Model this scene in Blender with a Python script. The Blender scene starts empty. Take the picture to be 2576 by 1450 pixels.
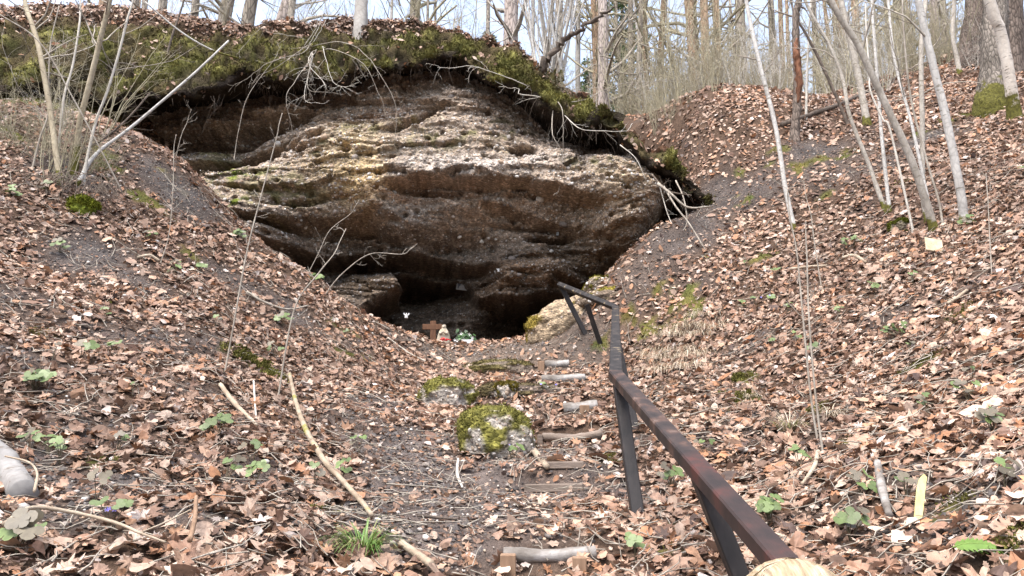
import bpy, math, random
import numpy as np
from mathutils import Vector, Matrix
C = bpy.context.scene.collection
scene = bpy.context.scene
R = math.radians

# ------------------------------------------------------------------ camera, sky, sun, exposure
PITCH = R(12.0)
cam_d = bpy.data.cameras.new('camera'); cam = bpy.data.objects.new('camera', cam_d); C.objects.link(cam)
cam.location = (0, 0, 0); cam.rotation_euler = (R(90) + PITCH, 0, 0)
cam_d.sensor_width = 36; cam_d.lens = 27; cam_d.clip_start = 0.05; cam_d.clip_end = 2000
scene.camera = cam
world = bpy.data.worlds.new('World'); scene.world = world; world.use_nodes = True
wn = world.node_tree; wn.nodes.clear()
sky = wn.nodes.new('ShaderNodeTexSky'); sky.sky_type = 'NISHITA'; sky.sun_disc = False
SUN_EL, SUN_AZ = R(68), R(215)          # azimuth clockwise from +Y: behind the camera, to the left
sky.sun_elevation = SUN_EL; sky.sun_rotation = SUN_AZ
sky.air_density = 1.0; sky.dust_density = 4.0; sky.ozone_density = 0.6
hs = wn.nodes.new('ShaderNodeHueSaturation'); hs.inputs['Saturation'].default_value = 0.72
bg = wn.nodes.new('ShaderNodeBackground'); bg.inputs['Strength'].default_value = 0.15
wo = wn.nodes.new('ShaderNodeOutputWorld')
wn.links.new(sky.outputs[0], hs.inputs['Color']); wn.links.new(hs.outputs[0], bg.inputs[0]); wn.links.new(bg.outputs[0], wo.inputs[0])
sd = bpy.data.lights.new('sun', 'SUN'); sd.energy = 1.0; sd.angle = R(28); sd.color = (1.0, 0.98, 0.96)
so = bpy.data.objects.new('sun', sd); C.objects.link(so)
sdir = Vector((math.sin(SUN_AZ) * math.cos(SUN_EL), math.cos(SUN_AZ) * math.cos(SUN_EL), math.sin(SUN_EL)))
so.rotation_euler = sdir.to_track_quat('Z', 'Y').to_euler(); so.location = sdir * 60
scene.view_settings.view_transform = 'Standard'; scene.view_settings.look = 'None'
scene.view_settings.exposure = 1.85; scene.view_settings.gamma = 1; scene.view_settings.use_curve_mapping = False

# ------------------------------------------------------------------ helpers: numbers
FPX = 1932.0; CX, CY = 1288.0, 725.0
cp, sp_ = math.cos(PITCH), math.sin(PITCH)
def at(px, py, d):
    """a measured direction at forward distance d -> point in the place"""
    u, v = px - CX, py - CY
    t = d / (FPX * cp + v * sp_)
    return np.array([u * t, d, (FPX * sp_ - v * cp) * t])
def _h(ix, iy, iz, seed):
    n = (ix.astype(np.int64) * 374761393 + iy.astype(np.int64) * 668265263 + iz.astype(np.int64) * 2147483647 + seed * 974634777) & 0xFFFFFFFF
    n = ((n ^ (n >> 13)) * 1274126177) & 0xFFFFFFFF
    n = ((n ^ (n >> 16)) * 2246822519) & 0xFFFFFFFF
    return ((n ^ (n >> 15)) & 0xFFFF).astype(np.float32) / 32767.5 - 1.0
def vnoise(x, y, z=None, seed=0):
    x = np.asarray(x, float); y = np.asarray(y, float)
    x, y = np.broadcast_arrays(x, y)
    xi, yi = np.floor(x), np.floor(y); fx, fy = x - xi, y - yi
    sx, sy = fx * fx * (3 - 2 * fx), fy * fy * (3 - 2 * fy)
    if z is None:
        zi = np.zeros_like(xi)
        a = _h(xi, yi, zi, seed); b = _h(xi + 1, yi, zi, seed); c = _h(xi, yi + 1, zi, seed); d = _h(xi + 1, yi + 1, zi, seed)
        return (a + (b - a) * sx) * (1 - sy) + (c + (d - c) * sx) * sy
    z = np.broadcast_to(np.asarray(z, float), x.shape); zi = np.floor(z); fz = z - zi; sz = fz * fz * (3 - 2 * fz)
    r = 0
    for k, wz in ((0, 1 - sz), (1, sz)):
        a = _h(xi, yi, zi + k, seed); b = _h(xi + 1, yi, zi + k, seed); c = _h(xi, yi + 1, zi + k, seed); d = _h(xi + 1, yi + 1, zi + k, seed)
        r = r + ((a + (b - a) * sx) * (1 - sy) + (c + (d - c) * sx) * sy) * wz
    return r
def fbm(x, y, z=None, o=4, seed=0, g=0.5):
    r, a, f = 0, 1.0, 1.0; tot = 0
    for k in range(o):
        r = r + a * vnoise(x * f + 13.7 * k, y * f - 7.1 * k, None if z is None else z * f + 3.3 * k, seed + k); tot += a; a *= g; f *= 2.03
    return r / tot
def smooth(a, b, x):
    t = np.clip((x - a) / (b - a), 0, 1); return t * t * (3 - 2 * t)
class RBF:
    def __init__(s, P, val, kind='tps', lam=0.0):
        s.P = np.asarray(P, float); s.kind = kind; n = len(s.P)
        A = np.zeros((n + 3, n + 3)); A[:n, :n] = s.k(s.P, s.P) + (lam * np.eye(n) if kind == 'tps' else -lam * np.eye(n))
        A[:n, n:] = np.c_[np.ones(n), s.P]; A[n:, :n] = A[:n, n:].T
        s.w = np.linalg.solve(A, np.r_[np.asarray(val, float), 0, 0, 0])
    def k(s, A, B):
        r2 = (A[:, None, 0] - B[None, :, 0]) ** 2 + (A[:, None, 1] - B[None, :, 1]) ** 2
        return r2 * np.log(r2 + 1e-9) * 0.5 if s.kind == 'tps' else np.sqrt(r2 + 0.06)
    def __call__(s, x, y):
        x = np.asarray(x, float); sh = x.shape; Q = np.c_[x.ravel(), np.asarray(y, float).ravel()]
        out = np.empty(len(Q)); n = len(s.P)
        for i in range(0, len(Q), 20000):
            q = Q[i:i + 20000]; out[i:i + 20000] = s.k(q, s.P) @ s.w[:n] + s.w[n] + q @ s.w[n + 1:]
        return out.reshape(sh)
class Grid:
    """a sampled field with bilinear lookup"""
    def __init__(s, fn, x0, x1, y0, y1, st):
        s.x0, s.y0, s.st = x0, y0, st
        s.nx, s.ny = int((x1 - x0) / st) + 1, int((y1 - y0) / st) + 1
        X, Y = np.meshgrid(x0 + np.arange(s.nx) * st, y0 + np.arange(s.ny) * st, indexing='ij')
        s.G = fn(X, Y)
    def __call__(s, x, y):
        fx = np.clip((np.asarray(x, float) - s.x0) / s.st, 0, s.nx - 1.001); fy = np.clip((np.asarray(y, float) - s.y0) / s.st, 0, s.ny - 1.001)
        i, j = fx.astype(int), fy.astype(int); a, b = fx - i, fy - j; G = s.G
        return (G[i, j] * (1 - a) + G[i + 1, j] * a) * (1 - b) + (G[i, j + 1] * (1 - a) + G[i + 1, j + 1] * a) * b
def sdf_poly(x, y, P):
    """signed distance to a polygon, negative inside"""
    P = np.asarray(P, float); d = np.full(np.shape(x), 1e9); ins = np.zeros(np.shape(x), bool)
    for k in range(len(P)):
        a, b = P[k], P[(k + 1) % len(P)]; e = b - a; wx, wy = x - a[0], y - a[1]
        t = np.clip((wx * e[0] + wy * e[1]) / (e @ e), 0, 1)
        d = np.minimum(d, (wx - e[0] * t) ** 2 + (wy - e[1] * t) ** 2)
        c = ((a[1] > y) != (b[1] > y)) & (x < (b[0] - a[0]) * (y - a[1]) / (b[1] - a[1] + 1e-12) + a[0])
        ins ^= c
    d = np.sqrt(d); return np.where(ins, -d, d)
def cells(x, y, seed):
    """random value per jittered cell, and distance to the nearest cell centre"""
    xi, yi = np.floor(x), np.floor(y); best = np.full(np.shape(x), 9.0); val = np.zeros(np.shape(x))
    for dx in (-1, 0, 1):
        for dy in (-1, 0, 1):
            cx, cy = xi + dx, yi + dy; z0 = np.zeros_like(cx); px = cx + .5 + .45 * _h(cx, cy, z0, seed); py = cy + .5 + .45 * _h(cx, cy, z0 + 1, seed)
            d = (px - x) ** 2 + (py - y) ** 2; m = d < best; best = np.where(m, d, best); val = np.where(m, _h(cx, cy, z0 + 2, seed), val)
    return val, np.sqrt(best)
rng = np.random.default_rng(7); rnd = random.Random(11)

# ------------------------------------------------------------------ helpers: meshes and objects
def new_mesh(name, V, F, mat=None, smooth_=True, col=None, attrs=None):
    V = np.asarray(V, np.float32).reshape(-1, 3)
    Fs = F if isinstance(F, list) else [F]
    Fs = [np.asarray(f, np.int32) for f in Fs if len(f)]
    me = bpy.data.meshes.new(name); me.vertices.add(len(V)); me.vertices.foreach_set('co', V.ravel())
    nl = sum(f.size for f in Fs); npoly = sum(len(f) for f in Fs)
    me.loops.add(nl); me.polygons.add(npoly)
    me.loops.foreach_set('vertex_index', np.concatenate([f.ravel() for f in Fs]))
    ls, o = [], 0
    for f in Fs: ls.append(o + np.arange(len(f)) * f.shape[1]); o += f.size
    me.polygons.foreach_set('loop_start', np.concatenate(ls).astype(np.int32))
    me.polygons.foreach_set('use_smooth', np.full(npoly, smooth_))
    me.update(calc_edges=True)
    if col is not None:
        a = me.color_attributes.new('Col', 'FLOAT_COLOR', 'POINT')
        cc = np.ones((len(V), 4), np.float32); cc[:, :3] = col; a.data.foreach_set('color', cc.ravel())
    for k, v in (attrs or {}).items():
        a = me.attributes.new(k, 'FLOAT', 'POINT'); a.data.foreach_set('value', np.asarray(v, np.float32))
    if mat is not None: me.materials.append(mat)
    return me
ORG = {}
def link(name, me, parent=None, loc=None):
    o = bpy.data.objects.new(name, me); C.objects.link(o)
    if parent is not None: o.parent = parent
    if loc is not None: o.location = loc
    return o
def org(p): return ORG.get(p.name, np.zeros(3)) if p is not None else np.zeros(3)
def part(name, V, F, mat, parent, smooth_=True, col=None, attrs=None, kind=None):
    """a part of a thing; coordinates are given in the place and turned local to the thing's base"""
    o = link(name, new_mesh(name, np.asarray(V) - org(parent), F, mat, smooth_, col, attrs), parent)
    if name in ('branches', 'twigs', 'stems') and kind is None: kind = 'stuff'
    ORG[o.name] = org(parent)
    if kind: o['kind'] = kind
    return o
def tag(o, label, cat=None, group=None, kind=None):
    o['label'] = label
    if cat: o['category'] = cat
    if group: o['group'] = group
    if kind: o['kind'] = kind
    return o
def thing(name, label, cat, loc, group=None):
    o = bpy.data.objects.new(name, None); C.objects.link(o); o.location = tuple(float(c) for c in loc); o.empty_display_size = 0.2
    ORG[o.name] = np.array(loc, float); return tag(o, label, cat, group)
def solo(name, V, F, mat, base, label, cat, group=None, smooth_=True, col=None, attrs=None):
    base = np.asarray(base, float); o = link(name, new_mesh(name, np.asarray(V) - base, F, mat, smooth_, col, attrs), None, tuple(base))
    ORG[o.name] = base; return tag(o, label, cat, group)
class MB:
    def __init__(s): s.V, s.F, s.n = [], {}, 0
    def add(s, V, F):
        V = np.asarray(V, float)
        for f in (F if isinstance(F, list) else [F]):
            f = np.asarray(f); s.F.setdefault(f.shape[1], []).append(f + s.n)
        s.V.append(V); s.n += len(V); return s
    def get(s): return np.concatenate(s.V), [np.concatenate(v) for v in s.F.values()]
def catmull(P, n):
    P = np.asarray(P, float)
    if len(P) < 3: return P[0] + (P[-1] - P[0]) * np.linspace(0, 1, max(n, 2))[:, None]
    Q = np.vstack([2 * P[0] - P[1], P, 2 * P[-1] - P[-2]]); out = []; seg = len(P) - 1
    for t in np.linspace(0, seg, n):
        i = min(int(t), seg - 1); u = t - i; a, b, c, d = Q[i:i + 4]
        out.append(0.5 * (2 * b + (c - a) * u + (2 * a - 5 * b + 4 * c - d) * u * u + (3 * b - a - 3 * c + d) * u ** 3))
    return np.array(out)
def tube(P, r, n=6, wob=0.0, cap=True, seed=None):
    P = np.asarray(P, float); m = len(P); r = np.broadcast_to(np.asarray(r, float), (m,)) if np.ndim(r) == 0 else np.interp(np.linspace(0, 1, m), np.linspace(0, 1, len(r)), r)
    T = np.gradient(P, axis=0); T /= np.linalg.norm(T, axis=1, keepdims=True) + 1e-9
    a = np.array([1.0, 0, 0]) if abs(T[0][0]) < 0.8 else np.array([0, 1.0, 0])
    V = np.empty((m, n, 3)); th = np.linspace(0, 2 * np.pi, n, endpoint=False)
    for i in range(m):
        a = a - T[i] * (a @ T[i]); a /= np.linalg.norm(a) + 1e-9; b = np.cross(T[i], a)
        rr = r[i] * (1 + wob * rng.standard_normal(n)) if wob else r[i]
        V[i] = P[i] + (np.cos(th)[:, None] * a + np.sin(th)[:, None] * b) * (rr[:, None] if wob else rr)
    i, j = np.meshgrid(np.arange(m - 1), np.arange(n), indexing='ij'); jn = (j + 1) % n
    F = [np.stack([i * n + j, i * n + jn, (i + 1) * n + jn, (i + 1) * n + j], -1).reshape(-1, 4)]
    V = V.reshape(-1, 3)
    if cap:
        V = np.vstack([V, P[0], P[-1]]); k = np.arange(n)
        F.append(np.vstack([np.c_[(k + 1) % n, k, np.full(n, m * n)], np.c_[(m - 1) * n + k, (m - 1) * n + (k + 1) % n, np.full(n, m * n + 1)]]))
    return V, F
def box(c, s, rot=None, bev=0.0):
    """a box with chamfered edges, centre c, full size s, 3x3 rotation"""
    h = np.asarray(s, float) / 2
    if bev <= 0:
        V = np.array([[x, y, z] for x in (-1, 1) for y in (-1, 1) for z in (-1, 1)], float) * h
        F = np.array([[0, 1, 3, 2], [4, 6, 7, 5], [0, 4, 5, 1], [2, 3, 7, 6], [0, 2, 6, 4], [1, 5, 7, 3]]); Fl = [F]
    else:
        import itertools
        V = []; idx = {}
        for sx, sy, sz in itertools.product((-1, 1), repeat=3):
            for ax in range(3):
                p = np.array([sx, sy, sz], float) * (h - bev); p[ax] += bev * (sx, sy, sz)[ax]; idx[(sx, sy, sz, ax)] = len(V); V.append(p)
        V = np.array(V); q, t3 = [], []
        for ax in range(3):
            o1, o2 = [k for k in range(3) if k != ax]
            for s_ in (-1, 1):
                loop = []
                for a_, b_ in ((-1, -1), (1, -1), (1, 1), (-1, 1)):
                    k = [0, 0, 0]; k[ax] = s_; k[o1] = a_; k[o2] = b_; loop.append(idx[(*k, ax)])
                q.append(loop)
            for a_, b_ in itertools.product((-1, 1), repeat=2):   # edges along ax
                k0 = [0, 0, 0]; k0[ax] = -1; k0[o1] = a_; k0[o2] = b_; k1 = list(k0); k1[ax] = 1
                q.append([idx[(*k0, o1)], idx[(*k1, o1)], idx[(*k1, o2)], idx[(*k0, o2)]])
        for sx, sy, sz in itertools.product((-1, 1), repeat=3): t3.append([idx[(sx, sy, sz, a)] for a in range(3)])
        Fl = [np.array(q), np.array(t3)]
        out = []
        for F in Fl:
            F = F.copy()
            for m_ in range(len(F)):
                p = V[F[m_]]; nn = np.cross(p[1] - p[0], p[2] - p[1])
                if nn @ p.mean(0) < 0: F[m_] = F[m_][::-1]
            out.append(F)
        Fl = out
    if rot is not None: V = V @ np.asarray(rot).T
    return V + np.asarray(c, float), Fl
def frame(zdir, xhint=(1, 0, 0)):
    z = np.asarray(zdir, float); z = z / np.linalg.norm(z); x = np.asarray(xhint, float); x = x - z * (x @ z); x /= np.linalg.norm(x)
    return np.c_[x, np.cross(z, x), z]
def beam(a, b, w, h, xhint=(1, 0, 0), bev=0.004, ext=0.0):
    a, b = np.asarray(a, float), np.asarray(b, float); L = np.linalg.norm(b - a)
    return box((a + b) / 2, (w, h, L + ext), frame(b - a, xhint), bev)
def grid_faces(nu, nv):
    i, j = np.meshgrid(np.arange(nu - 1), np.arange(nv - 1), indexing='ij'); a = i * nv + j
    return np.stack([a, a + nv, a + nv + 1, a + 1], -1).reshape(-1, 4)
def ico(sub=1):
    import bmesh
    bm = bmesh.new(); bmesh.ops.create_icosphere(bm, subdivisions=sub, radius=1.0)
    V = np.array([v.co[:] for v in bm.verts]); F = np.array([[v.index for v in f.verts] for f in bm.faces]); bm.free(); return V, F
def vnormals(V, F):
    N = np.zeros_like(V); a = V[F[:, 0]]; n = np.cross(V[F[:, 2]] - a, V[F[:, -1]] - V[F[:, 1]] if F.shape[1] == 4 else V[F[:, 1]] - a)
    if F.shape[1] == 3: n = -n
    for k in range(F.shape[1]): np.add.at(N, F[:, k], n)
    return N / (np.linalg.norm(N, axis=1, keepdims=True) + 1e-12)

# ------------------------------------------------------------------ helpers: materials
def nm(name):
    m = bpy.data.materials.new(name); m.use_nodes = True; nt = m.node_tree; b = nt.nodes['Principled BSDF']; return m, nt, b
def _n(nt, t, **k):
    n = nt.nodes.new(t)
    for a, v in k.items(): setattr(n, a, v)
    return n
def coords(nt, scale=(1, 1, 1)):
    tc = _n(nt, 'ShaderNodeTexCoord'); mp = _n(nt, 'ShaderNodeMapping'); mp.inputs['Scale'].default_value = scale
    nt.links.new(tc.outputs['Object'], mp.inputs['Vector']); return mp.outputs[0]
def noise(nt, vec, scale, detail=6, rough=0.6, dist=0.0):
    n = _n(nt, 'ShaderNodeTexNoise'); n.inputs['Scale'].default_value = scale; n.inputs['Detail'].default_value = detail
    n.inputs['Roughness'].default_value = rough; n.inputs['Distortion'].default_value = dist; nt.links.new(vec, n.inputs['Vector']); return n.outputs['Fac']
def ramp(nt, fac, stops):
    r = _n(nt, 'ShaderNodeValToRGB'); e = r.color_ramp.elements
    e[0].position, e[0].color = stops[0][0], (*stops[0][1], 1); e[1].position, e[1].color = stops[-1][0], (*stops[-1][1], 1)
    for p, c in stops[1:-1]: k = e.new(p); k.color = (*c, 1)
    nt.links.new(fac, r.inputs[0]); return r.outputs[0]
def mixc(nt, fac, a, b, mode='MIX'):
    m = _n(nt, 'ShaderNodeMix', data_type='RGBA', blend_type=mode)
    for s, v in ((0, fac), (6, a), (7, b)):
        if isinstance(v, (int, float)): m.inputs[s].default_value = v
        elif isinstance(v, tuple): m.inputs[s].default_value = (*v, 1)
        else: nt.links.new(v, m.inputs[s])
    return m.outputs[2]
def bump(nt, b, h, strength=0.5, dist=0.02):
    n = _n(nt, 'ShaderNodeBump'); n.inputs['Strength'].default_value = strength; n.inputs['Distance'].default_value = dist
    nt.links.new(h, n.inputs['Height']); nt.links.new(n.outputs[0], b.inputs['Normal'])
def simple(name, stops, scale=8, rough=0.85, stretch=(1, 1, 1), bstr=0.5, bscale=40, bdist=0.01, spec=0.2, detail=6):
    m, nt, b = nm(name); v = coords(nt, stretch); f = noise(nt, v, scale, detail)
    nt.links.new(ramp(nt, f, stops), b.inputs['Base Color']); b.inputs['Roughness'].default_value = rough; b.inputs['Specular IOR Level'].default_value = spec
    if bstr: bump(nt, b, noise(nt, v, bscale, 4), bstr, bdist)
    return m
def attr_mat(name, rough=0.8, spec=0.2, nscale=30, amt=0.5, bstr=0.3, bscale=60, bdist=0.004, back=None, transl=0.0):
    """base colour from the piece's own colour attribute, broken up by noise"""
    m, nt, b = nm(name); a = _n(nt, 'ShaderNodeAttribute', attribute_name='Col'); v = coords(nt)
    f = noise(nt, v, nscale, 5); c = mixc(nt, amt, a.outputs['Color'], ramp(nt, f, [(0.3, (0.45,) * 3), (0.7, (1.35,) * 3)]), 'MULTIPLY')
    nt.links.new(c, b.inputs['Base Color']); b.inputs['Roughness'].default_value = rough; b.inputs['Specular IOR Level'].default_value = spec
    if bstr: bump(nt, b, noise(nt, v, bscale, 4), bstr, bdist)
    if transl:
        t = _n(nt, 'ShaderNodeBsdfTranslucent'); nt.links.new(c, t.inputs['Color']); ms = _n(nt, 'ShaderNodeMixShader'); ms.inputs[0].default_value = transl
        nt.links.new(b.outputs[0], ms.inputs[1]); nt.links.new(t.outputs[0], ms.inputs[2]); nt.links.new(ms.outputs[0], nt.nodes['Material Output'].inputs['Surface'])
    return m
M = {}
M['leaf'] = attr_mat('dry_leaf', 0.6, 0.3, 45, 0.6, 0.25, 90, 0.003, transl=0.12)
def rock_mat(name):
    m, nt, b = nm(name); a = _n(nt, 'ShaderNodeAttribute', attribute_name='Col'); v = coords(nt, (1, 1, 1.25))
    vo = _n(nt, 'ShaderNodeTexVoronoi'); vo.inputs['Scale'].default_value = 26; nt.links.new(v, vo.inputs['Vector'])
    sp = _n(nt, 'ShaderNodeSeparateColor'); nt.links.new(vo.outputs['Color'], sp.inputs[0])
    c = mixc(nt, 0.7, a.outputs['Color'], ramp(nt, noise(nt, v, 30, 5), [(0.3, (0.4,) * 3), (0.7, (1.5,) * 3)]), 'MULTIPLY')
    c = mixc(nt, 0.6, c, ramp(nt, sp.outputs[0], [(0.0, (0.55,) * 3), (0.6, (0.95,) * 3), (0.85, (1.3, 1.25, 1.2)), (1.0, (2.2, 2.15, 2.1))]), 'MULTIPLY')
    nt.links.new(c, b.inputs['Base Color']); b.inputs['Roughness'].default_value = 0.92; b.inputs['Specular IOR Level'].default_value = 0.12
    h = mixc(nt, 0.5, ramp(nt, vo.outputs['Distance'], [(0.0, (1,) * 3), (0.55, (0,) * 3)]), noise(nt, v, 60, 5)); bump(nt, b, h, 1.0, 0.03); return m
M['rock'] = rock_mat('conglomerate')
M['pebble'] = attr_mat('pebble_stone', 0.7, 0.3, 30, 0.4, 0.2, 60)
M['ground'] = attr_mat('forest_soil', 0.95, 0.1, 26, 0.85, 0.9, 45, 0.03)
M['moss'] = attr_mat('moss', 0.95, 0.05, 60, 0.8, 1.0, 70, 0.03)
M['bank'] = attr_mat('mossy_bank', 0.95, 0.05, 30, 0.8, 1.0, 40, 0.04)
M['green'] = attr_mat('green_leaf', 0.45, 0.4, 50, 0.35, 0.2, 60, transl=0.2)
M['twig'] = simple('twig_bark', [(0.3, (0.18, 0.15, 0.12)), (0.7, (0.40, 0.36, 0.30))], 14, 0.85, (1, 1, 0.4))
M['pale_twig'] = simple('pale_twig_bark', [(0.3, (0.34, 0.31, 0.265)), (0.7, (0.58, 0.54, 0.47))], 14, 0.85, (1, 1, 0.4))
M['brush'] = simple('brush_twigs', [(0.3, (0.22, 0.19, 0.125)), (0.7, (0.44, 0.40, 0.28))], 6, 0.85)
M['dark_twig'] = simple('dark_twig_bark', [(0.3, (0.05, 0.04, 0.032)), (0.7, (0.16, 0.125, 0.1))], 14, 0.9)
M['root'] = simple('root_fibre', [(0.3, (0.06, 0.045, 0.035)), (0.7, (0.2, 0.16, 0.125))], 20, 0.9)
def bark(name, c1, c2, moss_top=None, sc=6, ridge=1.0, bd=0.03, stz=0.25, lenticel=None):
    m, nt, b = nm(name); v = coords(nt, (1, 1, stz)); f = noise(nt, v, sc, 8, 0.65, 0.3); vo = _n(nt, 'ShaderNodeTexVoronoi', feature='DISTANCE_TO_EDGE')
    vo.inputs['Scale'].default_value = sc * 3.2; nt.links.new(v, vo.inputs['Vector'])
    crack = ramp(nt, vo.outputs['Distance'], [(0.0, (0.35,) * 3), (0.16, (1.0,) * 3)])
    c = mixc(nt, ridge, ramp(nt, f, [(0.3, c1), (0.7, c2)]), crack, 'MULTIPLY')
    if lenticel:
        v2 = coords(nt, (1, 1, 5)); f2 = noise(nt, v2, 9, 3); c = mixc(nt, ramp(nt, f2, [(0.6, (0,) * 3), (0.68, (1,) * 3)]), c, lenticel)
    if moss_top:
        tc = _n(nt, 'ShaderNodeTexCoord'); sx = _n(nt, 'ShaderNodeSeparateXYZ'); nt.links.new(tc.outputs['Object'], sx.inputs[0])
        ma = _n(nt, 'ShaderNodeMath', operation='MULTIPLY_ADD'); ma.inputs[1].default_value = -1.0 / moss_top; ma.inputs[2].default_value = 0.52; nt.links.new(sx.outputs['Z'], ma.inputs[0])
        ad = _n(nt, 'ShaderNodeMath', operation='ADD'); nt.links.new(ma.outputs[0], ad.inputs[0]); nt.links.new(noise(nt, coords(nt), 7, 5), ad.inputs[1])
        k = ramp(nt, ad.outputs[0], [(0.62, (0,) * 3), (0.72, (1,) * 3)]); c = mixc(nt, k, c, ramp(nt, noise(nt, coords(nt), 30, 3), [(0.3, (0.045, 0.042, 0.012)), (0.7, (0.14, 0.13, 0.03))]))
    nt.links.new(c, b.inputs['Base Color']); b.inputs['Roughness'].default_value = 0.88; b.inputs['Specular IOR Level'].default_value = 0.15
    mh = mixc(nt, 0.6, f, vo.outputs['Distance']); bump(nt, b, mh, 0.8, bd); return m
M['bark_pine'] = bark('pine_bark', (0.33, 0.27, 0.235), (0.54, 0.46, 0.41), None, 5)
M['bark_far'] = bark('far_bark', (0.24, 0.20, 0.16), (0.44, 0.39, 0.32), None, 4)
M['bark_orange'] = bark('orange_pine_bark', (0.27, 0.18, 0.115), (0.46, 0.33, 0.22), None, 5)
M['bark_oak'] = bark('oak_bark', (0.10, 0.085, 0.07), (0.30, 0.26, 0.22), 1.0, 7, 1.0, 0.06)
M['bark_brown'] = bark('brown_bark', (0.10, 0.075, 0.06), (0.25, 0.2, 0.165), None, 7, 1.0, 0.05)
M['bark_grey'] = bark('smooth_grey_bark', (0.30, 0.28, 0.25), (0.46, 0.43, 0.39), 0.25, 3, 0.25, 0.01, 1.0)
M['bark_sapling'] = bark('sapling_bark', (0.27, 0.24, 0.20), (0.48, 0.44, 0.38), 0.35, 6, 0.35, 0.006, 0.6, (0.2, 0.17, 0.13))
M['bark_ash'] = bark('pale_sapling_bark', (0.36, 0.34, 0.31), (0.58, 0.56, 0.52), 0.22, 6, 0.3, 0.008, 0.6, (0.16, 0.14, 0.11))
M['bark_left'] = bark('hazel_bark', (0.27, 0.22, 0.15), (0.46, 0.40, 0.29), 0.5, 5, 0.2, 0.006, 0.6, (0.16, 0.13, 0.09))
M['birch'] = bark('birch_bark', (0.48, 0.42, 0.35), (0.70, 0.64, 0.56), 0.9, 4, 0.15, 0.008, 1.0, (0.12, 0.1, 0.08))
M['log'] = simple('grey_weathered_log', [(0.3, (0.09, 0.075, 0.062)), (0.5, (0.20, 0.18, 0.16)), (0.7, (0.42, 0.40, 0.38))], 9, 0.9, (0.6, 1, 1), 0.7, 25, 0.01)
M['plank'] = simple('weathered_plank', [(0.3, (0.09, 0.07, 0.055)), (0.7, (0.24, 0.19, 0.155))], 10, 0.9, (0.25, 1.6, 1.6), 0.7, 40, 0.008)
M['stake'] = simple('sawn_stake', [(0.3, (0.15, 0.095, 0.06)), (0.7, (0.29, 0.19, 0.125))], 12, 0.85, (2, 2, 0.3), 0.5, 40, 0.006)
M['stick'] = simple('stripped_stick', [(0.3, (0.22, 0.165, 0.115)), (0.7, (0.42, 0.35, 0.265))], 10, 0.8)
M['stick_moss'] = simple('mossy_stick', [(0.40, (0.21, 0.16, 0.11)), (0.58, (0.33, 0.27, 0.2)), (0.68, (0.19, 0.18, 0.045))], 5, 0.85)

# ------------------------------------------------------------------ the lie of the land: measured points (direction, distance)
GP = [(1380,1450,3.2),(1380,1395,3.55),(1390,1240,4.6),(1430,1110,5.9),(1450,1030,7.0),(1410,955,8.2),(1390,915,9.0),(1200,872,11.0),
 (1000,1380,3.4),(1000,1200,4.7),(1000,1050,6.3),(1000,930,8.3),(1050,850,10.2),(1150,900,9.6),
 (700,1300,3.6),(700,1000,6.0),(700,800,8.0),(780,690,10.0),(640,600,9.8),(480,430,10.0),(330,330,10.3),(900,780,10.0),
 (400,1000,5.0),(400,800,6.6),(400,600,8.2),(150,450,8.2),(0,620,6.8),(200,300,9.7),(0,1450,2.6),(0,1100,4.0),(0,800,5.5),(400,1300,3.3),
 (1600,1400,3.3),(1600,1250,4.3),(1700,1100,5.3),(1600,1000,7.0),(1560,880,8.9),(1650,760,9.3),(2100,1400,2.9),(2576,1450,2.3),
 (2100,1100,4.6),(2100,900,6.2),(2100,700,8.0),(1850,680,9.2),(1740,590,10.3),(1780,480,11.6),(1700,560,10.5),(1600,660,10.0),(1500,740,9.9),(1430,800,10.3),
 (2576,1100,3.5),(2576,800,5.0),(2576,560,6.8),(2576,380,9.0),(2500,280,11.0),(2576,150,14.5),(2300,200,15.0),(2000,350,12.0),(2100,250,15.0),
 (1900,430,11.5),(1850,270,16.5),(1650,330,14.6),(1700,400,13.0),(1600,305,16.0),(1540,300,17.6),(1700,290,16.6),(1770,280,17),(2300,400,10.0)]
WP = [(0,0,-1.62),(-2,0,-1.15),(2,0,-1.2),(0.38,1.1,-1.2),(0,-3,-2.5),(-3,-3,-1.5),(3,-3,-1.6),(-6,0,0.9),(6,0,0.8),(-6,-3,0.2),(6,-3,0.2),(-5,4,1.6),(5,4,1.7),(-8,4,3.2),(8,4,3.3),
 (-9,7,4.6),(9,7,4.9),(-13,4,5.5),(13,4,5.4),(-13,0,4.4),(13,0,4.4),(-13,9,7.4),(13,10,7.6),(-13,-4,3),(13,-4,3),
 # behind the crest on the left, the floor of the hollow, and the plateau
 (-5.4,11.4,4.2),(-4.4,11.2,3.3),(-3.4,11.2,2.35),(-2.7,11.2,1.75),(-1.9,11.4,1.55),(-1,12.2,1.55),(0,12.2,1.6),(0.8,12.0,1.75),
 (-2,13.2,1.6),(-1,13.2,1.6),(0,13.2,1.65),(1,13.2,1.8),(-2,14.3,1.7),(-1,14.4,1.7),(0,14.4,1.7),(1,14.3,1.9),(-4,13,2.8),(-3,13.2,2.0),(1.9,12.2,2.3),(2.3,13,3.0),
 (-8,20,9.6),(-3,22,9.3),(3,22,8.6),(8,22,9.4),(13,16,9.6),(13,22,10),(-13,14,9.6),(-13,22,10),(-8,30,10),(0,30,9.6),(8,30,10),(13,30,10),(-13,30,10)]
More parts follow.
